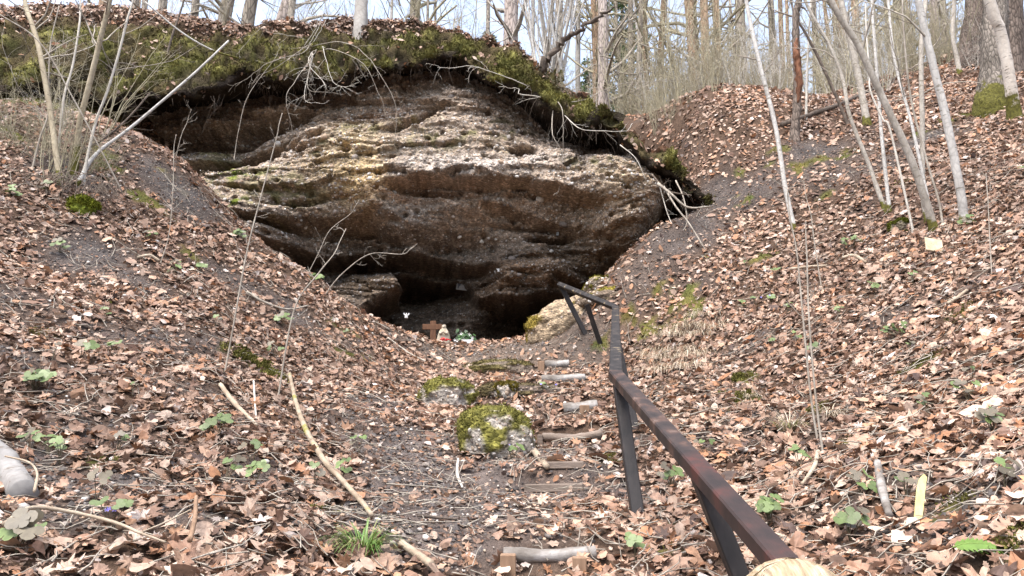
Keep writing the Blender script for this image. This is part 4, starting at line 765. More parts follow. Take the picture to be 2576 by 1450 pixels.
for k in range(225):
    a = tr.uniform(-.60, .68) if k < 50 else tr.uniform(.02, .66); y = tr.uniform(15.5, 27); x = a * y
    if k >= 110: x = tr.uniform(2.4, 11); y = tr.uniform(13.2, 19) + .12 * x; a = .5
    o = link('bare_shrub', SH[int(tr.integers(0, 4))], None, (x, y, float(T(x, y)))); o.rotation_euler = (0, 0, tr.uniform(0, 6.3)); s = tr.uniform(.8, 1.3) * ((.32 if x < 3.6 else .55) if k >= 110 else 1); o.scale = (s, s, s)
    zn = 'on the plateau behind the left of the mossy bank' if a < -.1 else 'behind the pines and the hazel' if a < .2 else ('on the upper slope right of the rock' if k >= 110 else 'on the skyline behind the young trees on the right')
    tag(o, 'leafless twiggy shrub in the undergrowth ' + zn, 'shrub', 'leafless shrubs ' + zn)
# conifers showing green behind the bare trees
def conifer(px, d, h, label):
    b = at(px, 200, d); b[2] = float(T(b[0], b[1])); t = thing('spruce_tree', label, 'tree', b, 'green conifers behind the bare trees'); V, F = tube(b + np.array([[0, 0, -.5], [0, 0, h]]) * 1.0, [.16, .03], 8, .03); part('trunk', V, F, M['bark_brown'], t)
    Ps, Ns = [], []; mb = MB()
    for k in range(int(h * 11)):
        z = h * (.10 + .9 * tr.random() ** .9); L = (1 - z / h) * h * .26 + .25; a = tr.uniform(0, 6.28); B = wiggle(b + [0, 0, z], [math.cos(a), math.sin(a), -.15], L, 5, .08, -.03); mb.add(*tube(B, [.018, .005], 3, cap=False))
        q = tr.random(34); Q = np.array([np.interp(q, np.linspace(0, 1, 6), B[:, c]) for c in range(3)]).T + tr.normal(0, .07, (34, 3)); Ps.append(Q)
    Ps = np.vstack(Ps); Nn = tr.normal(size=Ps.shape); Nn /= np.linalg.norm(Nn, axis=1, keepdims=True); V, F, cc = shoots(Ps, Nn, .17, np.tile([.07, .11, .035], (len(Ps), 1)), 3); part('crown', V, F, M['green'], t, False, cc)
    V, F = mb.get(); part('branches', V, F, M['dark_twig'], t)
conifer(1020, 34, 9, 'pale green conifer showing above the bank right of the grey trunk'); conifer(1570, 30, 11, 'dark spruce behind the straight pine trunk'); conifer(1745, 38, 8, 'conifer deep in the wood at the bright gap'); conifer(1235, 32, 9, 'spruce boughs behind the thick pine trunk'); conifer(2120, 34, 8, 'green conifer behind the stand of young trees'); conifer(1480, 36, 10, 'spruce seen between the hazel and the straight pine')
# --- hazel with many stems on the right end of the bank, and its dead branch
hb = at(1378, 205, 12.0); t = thing('hazel_clump', 'many stemmed pale hazel growing at the right end of the mossy bank', 'shrub', hb)
for k in range(30):
    a = tr.uniform(-.7, .6); P = wiggle(hb + [tr.normal(0, .13), tr.normal(0, .1), -.1], [a * .55, tr.normal(0, .16), 1], tr.uniform(2.4, 4.4), 8, .045, .05); r_ = tr.uniform(.012, .028); V, F = tube(catmull(P, 16), [r_, r_ * .45], 7, .04); s_ = part('stem', V, F, M['bark_ash' if k % 3 else 'bark_sapling'], t)
    mb = MB(); twigs(mb, P, r_, 5, .8, .35, 1, .7, .03, 2, rmin=.003); V, F = mb.get(); part('twigs', V, F, M['pale_twig'], s_)
P = poly([(1358,185),(1410,108),(1480,62),(1548,17)], 11.7, -.3); Q = catmull(P, 30); Q[1:-1] += tr.normal(0, .02, (28, 3)); V, F = tube(Q, [.06, .05, .03, .035, .012], 9, .28); solo('dead_branch', V, F, M['dark_twig'], P[0], 'dark dead branch slanting up through the hazel stems', 'branch')
def droop(name, label, start, ends, r, mat, cat='shrub', nb=5, bl=.5, extra=None):
    b = at(*start); t = thing(name, label, cat, b)
    for pts_ in ends:
        P = np.vstack([b[None] + tr.normal(0, .12, (1, 3)) * [1, .5, .6], [at(*p) for p in pts_] + tr.normal(0, .07, (len(pts_), 3))]); Q = catmull(P, 20); Q[1:] += np.cumsum(tr.normal(0, .008, (19, 3)), 0); V, F = tube(Q, [r, r * .35], 5, .05); mm = mat if tr.random() < .5 else 'twig'; s_ = part('stem', V, F, M[mm], t); mb = MB(); twigs(mb, Q, r, nb, bl, .3, 1, .7, -.05, 2, rmin=.0024); V, F = mb.get(); part('twigs', V, F, M[mm], s_)
    return t
droop('drooping_shrub', 'bare shrub with upright stems and pale twigs drooping over the mossy lip', (800,120,12.1),
 [[(790,60,12.0),(765,0,11.9),(740,-80,11.8)],[(805,60,12.0),(830,0,11.9)],[(780,50,12.0),(735,-20,11.8)],[(815,50,12.1),(850,-40,12.0)],[(770,110,11.7),(700,160,11.3),(660,200,11.1)],[(780,120,11.5),(730,180,11.0),(722,270,10.9),(745,350,10.9)],[(820,130,11.6),(850,200,11.1),(890,230,11.0)],[(790,140,11.5),(770,220,11.0),(820,260,10.9)],[(840,150,11.5),(900,170,11.0),(960,240,10.9),(975,310,10.9)],[(760,130,11.6),(690,140,11.2),(640,190,11.0),(610,240,11.0)],[(810,150,11.4),(830,210,11.0),(800,250,10.9)],[(850,110,11.6),(930,150,11.2),(985,270,10.9),(985,370,10.9)],[(770,90,11.7),(690,90,11.3),(640,60,11.2),(600,130,11.1)],[(800,150,11.4),(790,230,11.0),(850,240,10.9)]], .0075, 'pale_twig', nb=11)
droop('hanging_branches', 'pale branches arching out of the hazel and hanging before the rock', (1372,235,11.6),
 [[(1375,300,10.9),(1395,400,10.8),(1400,470,10.8),(1398,515,10.8)],[(1330,250,11.0),(1290,225,10.9),(1262,222,10.9)],[(1300,190,11.2),(1200,170,11.0),(1105,165,10.9)],[(1420,300,10.9),(1480,335,10.7),(1560,350,10.7),(1590,330,10.8)],[(1440,250,11.2),(1550,200,11.2),(1700,230,11.4)],[(1410,280,10.9),(1430,350,10.7),(1425,400,10.7)]], .009, 'pale_twig', nb=6)
# --- stems at the left: young hazels and a leaning pole
lb = onground(150, 465); G3 = 'thin stems rising from the root mass on the left slope'
trunk_tree('sapling', 'slightly bent brown young tree at the far left of the root mass', 'tree', [(152,465),(140,380),(128,290),(100,130),(80,60),(62,0)], .034, .022, 'bark_left', dy=.2, ext=2, nb=18, group=G3)
trunk_tree('sapling', 'yellowish young tree with mossy foot leaning right', 'tree', [(190,390),(200,310),(215,250),(240,150),(262,60),(277,0)], .034, .024, 'bark_left', dy=-.3, ext=2, nb=9, group=G3, base=at(190, 400, lb[1] + .3))
trunk_tree('sapling', 'crooked thin grey stem between the two young trees on the left', 'tree', [(145,350),(160,250),(183,165),(200,60),(203,0)], .016, .008, 'pale_twig', dy=.2, ext=1.5, nb=7, group=G3, base=at(145, 400, lb[1] + .2))
trunk_tree('sapling', 'long thin pale stem leaning right, third from the left edge', 'tree', [(222,370),(240,310),(270,230),(300,130),(320,50),(335,0)], .017, .010, 'pale_twig', dy=.2, ext=1.5, nb=14, group=G3, base=at(215, 420, lb[1] + .2))
trunk_tree('sapling', 'short thin stem low on the left of the root mass', 'tree', [(82,425),(100,350),(120,290),(122,200)], .013, .006, 'twig', dy=.1, ext=1, nb=4, group=G3)
P = poly([(193,468),(240,390),(333,318),(483,190),(575,103)], lb[1] + .1, .9); V, F = tube(catmull(P, 24), [.026, .017, .012], 8, .05); solo('leaning_pole', V, F, M['bark_ash'], P[0], 'long straight pale pole leaning from the left slope across the rock', 'pole')
P = poly([(200,384),(260,350),(320,300),(377,235)], lb[1] + .5, .5); mb = MB(); Q = catmull(P, 16); mb.add(*tube(Q, [.016, .01], 6, .08)); twigs(mb, Q, .016, 7, .45, .4, 1, .8, .05, 2); V, F = mb.get(); solo('broken_branch', V, F, M['dark_twig'], P[0], 'dark broken twiggy branch lying under the leaning pole', 'branch')
P = poly([(0,37),(100,107),(185,250),(265,400),(307,483)], lb[1] - .7, .3); V, F = tube(catmull(P, 22), [.007, .009], 5, .05); solo('fallen_branch', V, F, M['twig'], P[-1], 'thin dark stem slanting down from the left edge of the moss', 'branch')
P = poly([(365,5),(450,77),(530,125),(600,147)], 11.0, .5); V, F = tube(catmull(P, 16), [.012, .016], 6, .05); solo('fallen_pole', V, F, M['bark_ash'], P[-1], 'thin pale fallen pole lying on the mossy face', 'pole')
trunk_tree('sapling', 'thin dark forked shoot growing out of the moss face', 'tree', [(417,150),(435,85),(447,50),(463,0)], .022, .010, 'dark_twig', d=11.9, dy=.2, ext=1.5, nb=6, sink=.1)
for px, lab in (([(590,395),(600,330),(625,240),(690,150)], 'thin branched shoot in front of the left hollow'), ([(435,430),(455,345),(470,310)], 'little forked twig before the pebbly ledge'), ([(565,940),(580,860),(620,640),(655,500),(695,350)], 'long thin bare shoot rising in front of the left slope'), ([(405,660),(425,590),(435,480),(437,390)], 'short thin shoot on the left leaf slope'), ([(775,690),(800,640),(830,580),(880,540)], 'slender curved twig at the left lip of the cave'), ([(700,1000),(740,780),(800,690),(840,640)], 'wispy shoot on the slope below the cave'), ([(2058,1115),(2040,1000),(2020,800),(2005,640),(1990,560)], 'tall thin dry stem right of the handrail'), ([(2070,1140),(2052,1000),(2035,800),(2030,650)], 'second thin dry stem right of the handrail'), ([(2066,720),(2050,620),(2040,540),(2030,505)], 'pale whip among the leaves left of the stand'), ([(2495,690),(2490,600),(2485,500)], 'thin upright twig at the right edge'), ([(820,740),(860,690),(930,640),(1010,640)], 'fine twig over the left block of the cave')):
    trunk_tree('shoot', lab, 'shoot', px, .0085 if px[0][1] > 700 else .006, .003, 'twig', dy=.15, ext=.25, nb=6, bl=.28, sides=5, sink=.05, base=None if px[0][1] > 450 else at(*px[0], 10.6))
for k in range(16):
    b = onground(float(tr.uniform(-20, 330)), float(tr.uniform(250, 470))); o = link('bare_shrub', SH[int(tr.integers(0, 4))], None, tuple(b)); s = tr.uniform(.22, .5); o.scale = (s, s, s); o.rotation_euler = (tr.normal(0, .15), tr.normal(.1, .2), tr.uniform(0, 6.3))
    tag(o, 'tangled thin bare stems among the young trees on the left slope', 'shrub', 'tangled bare stems on the left slope')
for k in range(14):
    x = tr.uniform(-6.5, 1.0); o = link('bare_shrub', SH[int(tr.integers(0, 4))], None, (x, float(topY(x)) - tr.uniform(.1, .8), float(topZ(x)) - .15)); s = tr.uniform(.25, .45); o.scale = (s, s, s); o.rotation_euler = (tr.normal(0.3, .3), tr.normal(0, .3), tr.uniform(0, 6.3))
    tag(o, 'small tangled bare twigs growing on the edge of the mossy bank', 'shrub', 'bare twigs on the edge of the mossy bank')
# roots: matted under the clump at the left, hanging under the lip, exposed at the right of the rock
mb = MB()
for k in range(130):
    p = lb + [tr.normal(.05, .35), tr.normal(-.05, .12), tr.uniform(-.05, .12)]; B = wiggle(p, [tr.normal(0, .8), -.4, -.6], tr.uniform(.15, .5), 5, .3, -.12); mb.add(*tube(B, [.006, .002], 3, cap=False))
V, F = mb.get(); o = solo('matted_roots', V, F, M['root'], lb, 'mat of fine roots hanging below the stems on the left slope', 'roots'); o['kind'] = 'stuff'
mb = MB()
for k in range(800):
    x = tr.uniform(-6.2, 2.75); f = tr.random(); p = np.array([x, lipY(x) + .06 + f * .75 * (undY(x) - lipY(x)), lipZ(x) - .02 + f * .5 * (undZ(x) - lipZ(x))]); L = tr.lognormal(math.log(.13), .75)
    mb.add(*tube(wiggle(p, [tr.normal(0, .25), tr.normal(-.05, .2), -1], L, 4, .22, -.1), [tr.uniform(.002, .006), .0015], 3, cap=False))
V, F = mb.get(); o = solo('hanging_roots', V, F, M['root'], (0, 11.3, 6), 'fringe of fine roots hanging under the lip of the bank', 'roots'); o['kind'] = 'stuff'
for pts_, r_, mt, lab in (([(1655,462,10.6),(1690,490,10.4),(1730,522,10.3),(1790,520,10.2)], .022, 'twig', 'exposed root reaching right from the end of the bank'), ([(1670,470,10.6),(1700,520,10.2),(1735,565,10.0),(1775,630,9.7)], .016, 'twig', 'long root slanting down from the bank to the leaves'), ([(1700,455,10.7),(1720,500,10.4),(1728,560,10.3),(1712,590,10.3)], .012, 'twig', 'thin root hanging before the dark gap'), ([(1640,440,10.7),(1680,480,10.5),(1740,492,10.4)], .014, 'root', 'dark root along the end of the bank'), ([(1660,470,10.6),(1680,540,10.5),(1700,580,10.4)], .009, 'pale_twig', 'fine pale root at the right end of the rock'), ([(1560,365,10.7),(1600,400,10.5),(1625,455,10.5)], .008, 'pale_twig', 'pale root hanging from the torn edge of the bank')):
    P = np.array([at(*p) for p in pts_]); Q = catmull(P, 16); mb = MB(); mb.add(*tube(Q, [r_, r_ * .5], 6, .08)); twigs(mb, Q, r_, 4, .25, .2, 1, .8, -.1, 1); V, F = mb.get(); solo('exposed_root', V, F, M[mt], P[0], lab, 'root')
P = np.array([onground(a, b_) + [0, 0, .05] for a, b_ in ((1967,322),(2050,292),(2124,265),(2230,213),(2333,166))]); V, F = tube(catmull(P, 20), [.05, .04, .025], 8, .1); solo('fallen_branch', V, F, M['dark_twig'], P[0], 'dark fallen branch lying up the slope behind the dead trunk', 'branch')

# ------------------------------------------------------------------ handrail
def plastic(name, stops, sc, rough): 
    m, nt, b = nm(name); f = noise(nt, coords(nt, (1, 1, .5)), sc, 7); nt.links.new(ramp(nt, f, stops), b.inputs['Base Color']); b.inputs['Roughness'].default_value = rough; b.inputs['Specular IOR Level'].default_value = .22; bump(nt, b, noise(nt, coords(nt, (1, .15, .15)), 60, 3), .35, .004); return m
M['rail'] = plastic('worn_dark_paint', [(.30, (.022, .018, .017)), (.50, (.042, .031, .028)), (.60, (.075, .045, .035)), (.70, (.12, .085, .07))], 14, .58)
M['rail_worn'] = plastic('weathered_rail', [(.30, (.013, .012, .012)), (.52, (.028, .025, .024)), (.62, (.055, .045, .04)), (.70, (.26, .20, .11))], 16, .6)
M['rail_red'] = plastic('rubbed_red_paint', [(.38, (.026, .020, .019)), (.54, (.045, .028, .025)), (.63, (.08, .03, .025)), (.74, (.17, .055, .045))], 6, .58)
M['post'] = plastic('post_paint', [(.3, (.014, .013, .013)), (.55, (.028, .024, .023)), (.72, (.06, .046, .04))], 10, .5)
E = at(1410, 718, 9.4); K2 = at(1548, 774, 8.4); K1 = at(1549, 945, 4.2); N0 = at(1962, 1412, 2.1); N1 = N0 + (N0 - K1) / 2.1 * 1.7
pb = [(at(1474, 760, 8.95), onground(1511, 868), .058), (E, onground(1471, 838), .058), (K1 + (K2 - K1) * .42, onground(1598, 1078), .055), (K1 + (N0 - K1) * .03, onground(1606, 1312), .062), (K1 + (N0 - K1) * .67, np.array([.80, 2.72, float(T(.80, 2.72))]), .062), (N1 - (N1 - N0) * .1, np.array([.92, .55, float(T(.92, .55))]), .062)]
hr = thing('handrail', 'dark brown painted handrail with worn red patch climbing towards the cave', 'handrail', pb[3][1])
for a, b_, m_, w, e_ in ((E, K2, 'rail_worn', (.075, .055), .05), (K2, K1, 'rail_worn', (.075, .05), .02), (K1, K1 + (N0 - K1) * .62, 'rail', (.075, .055), .04), (K1 + (N0 - K1) * .62, N1, 'rail_red', (.0745, .0545), 0)):
    V, F = beam(a, b_, w[0], w[1], (1, 0, 0) if m_ != 'rail_worn' or a is K2 else (0, 1, 0), .006, e_); part('rail', V, F, M[m_], hr, False)
for a, b_, w in pb:
    d = unit(b_ - a); V, F = beam(a + d * .03, b_ + d * .25, w, w * .85, (1, 0, 0), .005); part('post', V, F, M['post'], hr, False)
# ------------------------------------------------------------------ steps of logs, planks and stakes
def logstep(name, label, a, b_, r, mat, sag=0.0, h=0.0, cat='log step', flat=False, lift=0.0):
    A, B = onground(*a), onground(*b_); y = min(A[1], B[1]) if abs(A[1] - B[1]) > .3 else None
    if y is not None: A = at(*a, (A[1] + B[1]) / 2); B = at(*b_, (A[1]))
    A[2] += lift; B[2] += lift
    t = thing(name, label, cat, (A + B) / 2, 'steps of logs and boards on the path')
    if flat: V, F = beam(A, B, .035, h, (0, 1, 0), .006); part('board', V, F, M[mat], t, False)
    else:
        Q = catmull([A, A * .7 + B * .3 + [0, 0, -sag * .7], A * .4 + B * .6 + [0, 0, -sag], B], 14); V, F = tube(Q, r * (1 + .08 * np.sin(np.linspace(0, 9, 14))), 12, .05); part('log', V, F, M[mat], t)
    return t, A, B
def stake(t, px, py0, d, w, h, mat='stake', tilt=0.0):
    p = at(px, py0, d); V, F = beam(p, p - [tilt, 0, h], w, w * .8, (1, 0, 0), .004); part('stake', V, F, M[mat], t, False)
t, A, B = logstep('log_step', 'curved grey log held by two stakes, lowest step of the path', (1266,1398), (1499,1394), .030, 'log', .01, lift=.005); d = A[1]; stake(t, 1278, 1394, d - .05, .068, .22); stake(t, 1457, 1401, d - .05, .06, .22)
logstep('board_step', 'thin board edge set in the soil above the lowest log', (1319,1235), (1467,1232), 0, 'plank', 0, .05, flat=True, lift=0.012)
logstep('board_step', 'narrow half buried board beside the peeled stick', (1369,1177), (1469,1175), 0, 'plank', 0, .045, flat=True, lift=.012)
t, A, B = logstep('plank_step', 'bowed weathered plank step right of the mossy boulder', (1366,1110), (1516,1103), .032, 'plank', .02, lift=.03); stake(t, 1358, 1094, A[1] - .03, .04, .3, 'plank', -.01)
t, A, B = logstep('log_step', 'short pale log with a sawn block stake in front', (1417,1030), (1502,1020), .05, 'log', 0, lift=.0); stake(t, 1470, 1020, A[1] - .10, .085, .25); stake(t, 1504, 1024, A[1] - .06, .05, .2)
logstep('log_step', 'pale grey log lying across the upper path', (1362,956), (1472,952), .045, 'log', 0, lift=.005)
t, A, B = logstep('log_step', 'white stained log with round stakes, top step of the path', (1371,917), (1432,916), .045, 'log', 0, lift=.0); stake(t, 1361, 909, A[1] - .04, .075, .3); stake(t, 1434, 908, A[1] - .02, .05, .25)
# ------------------------------------------------------------------ boulders
def boulder(name, label, x0, x1, y0, y1, depth, seed, mossd=((.0,.9),), tilt=0.0, flat=.5, cmoss=(.15,.14,.036), cst=(.30,.27,.235), dist=None, yb=None, npeb=260, cat='boulder', hk=1.0, mb_=0.0):
    b = onground((x0 + x1) / 2, yb or y1) if dist is None else at((x0 + x1) / 2, yb or y1, dist); s = b[1] / FPX; w, h = (x1 - x0) * s / 2, (y1 - y0) * s * hk; SV, SF = ico(5)
    q = np.sign(SV) * np.abs(SV) ** .8; V = q * np.array([w, depth, h * .62]); r2 = np.random.default_rng(seed)
    V = V + SV * (.16 * min(w, h) * fbm(SV[:, 0] * 1.6 + seed, SV[:, 1] * 1.6, SV[:, 2] * 1.6, o=3, seed=seed) * 2 + .05 * min(w, h) * fbm(SV[:, 0] * 7, SV[:, 1] * 7, SV[:, 2] * 7, o=3, seed=seed + 3) * 2)[:, None]
    c, sn_ = math.cos(tilt), math.sin(tilt); V = np.c_[V[:, 0] * c - V[:, 2] * sn_, V[:, 1], V[:, 0] * sn_ + V[:, 2] * c]; P = V + b + [0, depth * .75, h * .30]
    n_ = fbm(SV[:, 0] * 2.2, SV[:, 1] * 2.2, SV[:, 2] * 2.2, o=4, seed=seed + 7); m_ = smooth(-.12, .16, n_ + .55 * SV[:, 2] - .12 + mb_ + sum(a * (SV[:, 0] * dx) for a, dx in mossd))
    f_ = fbm(SV[:, 0] * 12, SV[:, 1] * 12, SV[:, 2] * 12, o=3, seed=seed + 9)
    col = np.array(cst) * (1 + .5 * f_[:, None]); mc = np.array(cmoss) * (1 + .7 * f_[:, None]); col = col + (mc - col) * m_[:, None]; P = P + SV * (m_ * .012 * (1 + f_))[:, None]
    t = solo(name, P, SF, M['rock'], b, label, cat, None, True, np.clip(col, .01, .8))
    k = r2.choice(len(P), npeb); k = k[m_[k] < .5]; sz = np.clip(r2.lognormal(math.log(.013), .45, len(k)), .006, .035) * .8
    if len(k): V2, F2, c2 = pebbles(P[k], SV[k], sz, seed); part('pebbles', V2, F2, M['pebble'], t, True, np.clip(c2 * 1.2, 0, .8), kind='stuff')
    k = r2.choice(len(P), 9000); k = k[m_[k] > .4]; V2, F2, c2 = shoots(P[k] + r2.normal(size=(len(k), 3)) * .006, SV[k], .008 + .0008 * b[1], mc[k], seed); part('moss', V2, F2, M['moss'], t, False, c2, kind='stuff'); return t
boulder('mossy_boulder', 'large rounded pebbly boulder with yellow green moss beside the steps', 1153, 1341, 1017, 1150, .26, 5, ((-.25, 1),), cst=(.30, .27, .235), npeb=900, mb_=.14)
boulder('mossy_stone', 'low mossy stone left of the path above the large boulder', 1048, 1185, 950, 1027, .3, 8, cst=(.34, .30, .26))
boulder('mossy_stone', 'small moss capped stone in the middle of the upper path', 1243, 1302, 957, 1005, .16, 14, cmoss=(.14, .11, .022))
boulder('stone_slab', 'pale tapering slab with golden moss on its nose at the cave mouth', 1318, 1500, 742, 850, .55, 21, ((-.75, 1),), tilt=.5, cmoss=(.20, .15, .032), cst=(.32, .245, .165), dist=9.8, yb=838, hk=.85, mb_=-.5)
boulder('stone_slab', 'flat dark slab with mossy top behind the upper handrail', 1450, 1620, 722, 775, .35, 27, cmoss=(.17, .14, .025), cst=(.15, .115, .085), tilt=.08, dist=9.7, yb=768, mb_=-.2)
boulder('stone_slab', 'small mossy slab above the end of the handrail', 1470, 1545, 697, 735, .25, 33, cmoss=(.17, .15, .03), cst=(.26, .21, .16), tilt=.35, dist=10.1, yb=730, mb_=-.2)
boulder('earth_ledge', 'broad stony earth ledge across the path below the cave', 1160, 1352, 912, 950, .3, 37, ((.3, -1),), cst=(.20, .16, .125), cmoss=(.12, .10, .04), dist=8.9, yb=940, cat='ledge')
boulder('earth_ledge', 'dark earth ledge with overhanging edge above the large boulder', 1195, 1442, 968, 1008, .28, 43, ((.5, -1),), cst=(.14, .11, .09), cmoss=(.10, .08, .04), dist=7.6, yb=1002, cat='ledge')
boulder('moss_cushion', 'bright green moss cushion on a stump on the left slope', 163, 228, 487, 535, .14, 51, ((0, 0),), cmoss=(.15, .165, .02), cst=(.12, .14, .02), npeb=10, cat='moss')
boulder('moss_cushion', 'moss covered stub at the foot of the young tree stand', 2255, 2300, 545, 578, .12, 53, cmoss=(.12, .13, .02), cst=(.2, .17, .12), npeb=10, cat='moss')
# ------------------------------------------------------------------ sticks and pieces of wood on the leaves
def stick(label, pts_, r, mat, name='stick', lift=.05, n=8, cat='stick', wob=.06):
    P = np.array([onground(*p) + [0, 0, lift] for p in pts_]); V, F = tube(catmull(P, 6 * len(P)), r, n, wob); return solo(name, V, F, M[mat], P[0], label, cat)
stick('long mossy fallen branch lying down the left slope beside the path', [(727,960),(745,1040),(770,1110),(815,1190),(850,1230),(905,1295),(935,1335)], [.015, .019, .015, .011], 'stick_moss', 'fallen_branch', .065, cat='branch')
stick('peeled pale stick standing against the narrow board', [(1332,1137),(1352,1165),(1376,1196)], [.02, .024, .018], 'stick')
stick('brown stick at the bottom edge left of the lowest log', [(1008,1398),(1040,1422),(1085,1455)], [.016, .017], 'stick')
stick('lichen covered little stick in front of the mossy boulder', [(1152,1175),(1150,1215),(1163,1250)], [.008, .01, .006], 'pale_twig', lift=.05)
stick('pale broken branch behind the near handrail', [(1780,1345),(1840,1305),(1930,1278)], [.016, .014, .008], 'stick')
stick('second pale broken branch crossing under the near handrail', [(1770,1300),(1800,1285),(1840,1255)], [.012, .01], 'stick')
stick('thin bare branch at the bottom left corner', [(0,1395),(75,1350),(200,1365),(290,1390),(345,1415),(410,1440)], [.009, .007, .004], 'stick', 'fallen_branch', .1, 6, 'branch')
stick('forked twig rising from the branch at the bottom left corner', [(72,1352),(80,1300),(60,1262),(0,1245)], [.006, .004], 'stick', 'fallen_branch', .16, 5, 'branch')
stick('twig joining the bottom left branch from the right', [(345,1415),(410,1385),(475,1350)], [.004, .003], 'stick', 'twig', .1, 5, 'twig')
stick('curved bark coloured stick standing in the leaves of the right slope', [(2060,1160),(2050,1200),(2020,1245)], [.013, .012, .007], 'stick')
stick('grey weathered stick between the fern and the handrail', [(2210,1190),(2222,1260),(2240,1330)], [.016, .02, .014], 'log')
stick('crooked pale stick below the fallen board', [(2120,660),(2150,655),(2180,672)], [.018, .022, .014], 'stick'); stick('pale stick lying level in the middle of the right slope', [(1990,688),(2040,682),(2080,680)], [.016, .014], 'stick')
stick('short pale stick at the right edge below the board', [(2385,780),(2410,765),(2435,745)], [.014, .012], 'stick'); stick('dark twig along the left slope above the moss patch', [(620,745),(660,770),(720,790),(775,780)], [.012, .014, .008], 'twig')
stick('peeled stick lying in the middle of the left slope', [(553,985),(590,1035),(645,1090)], [.016, .018, .01], 'stick'); stick('grey upright stick in the left leaf slope', [(637,975),(640,1030),(643,1075)], [.007, .006], 'pale_twig')
stick('bare stick near the upper soil patch on the left', [(345,660),(375,655),(400,668)], [.016, .018, .012], 'stick'); stick('brown broken stem at the bottom centre left', [(487,1330),(483,1390),(470,1450)], [.008, .01], 'stake', lift=.12)
stick('thin pale pole lying beside the path right of the mossy branch', [(975,860),(1030,900),(1070,920)], [.009, .008], 'twig'); stick('dark stick lying left of the large mossy boulder', [(1050,1325),(1100,1330),(1150,1334)], [.008, .007], 'dark_twig')
P = np.array([onground(*p) + [0, 0, .05] for p in ((-260,980),(-30,1160),(20,1220),(55,1275))]); V, F = tube(catmull(P, 16), [.055, .062, .056], 14, .05); M['birchlog'] = bark('white_birch_log', (.16, .15, .14), (.32, .31, .295), None, 5, .15, .006, 1, (.14, .12, .1)); solo('birch_log', V, F, M['birchlog'], P[-1], 'white birch log poking in at the left edge', 'log')
p = onground(2352, 640); V, F = box(p + [0, 0, .09], (.16, .018, .21), frame([.42, .75, 1], (1, 0, 0)), .003); M['board'] = simple('fresh_pale_board', [(.3, (.30, .235, .15)), (.7, (.46, .385, .27))], 10, .8, (2, 2, .3)); solo('board', V, F, M['board'], p, 'pale fresh board stuck in the leaves below the young trees', 'board', None, False)
p = onground(2312, 1310); fr = frame([.45, .5, 1], (1, 0, 0)); q = np.array([[-.014, -.10], [.016, -.105], [.019, .02], [.022, .09], [.010, .10], [-.004, .075], [-.012, .03]]); V = np.vstack([np.c_[q[:, 0], np.full(7, -.006), q[:, 1]], np.c_[q[:, 0] * .8, np.full(7, .007), q[:, 1]]]) @ fr.T + p + [.02, .02, .09]; kq = np.arange(7); F = [np.array([[0, 1, 2, 3, 4, 5, 6], [13, 12, 11, 10, 9, 8, 7]]), np.c_[kq, kq + 7, (kq + 1) % 7 + 7, (kq + 1) % 7]]; M['splinter'] = simple('yellow_split_wood', [(.3, (.46, .38, .15)), (.7, (.58, .52, .27))], 12, .7, (2, 2, .2)); solo('wood_splinter', V, F, M['splinter'], p, 'bright yellow splinter of split wood standing in the leaves', 'splinter', None, False)
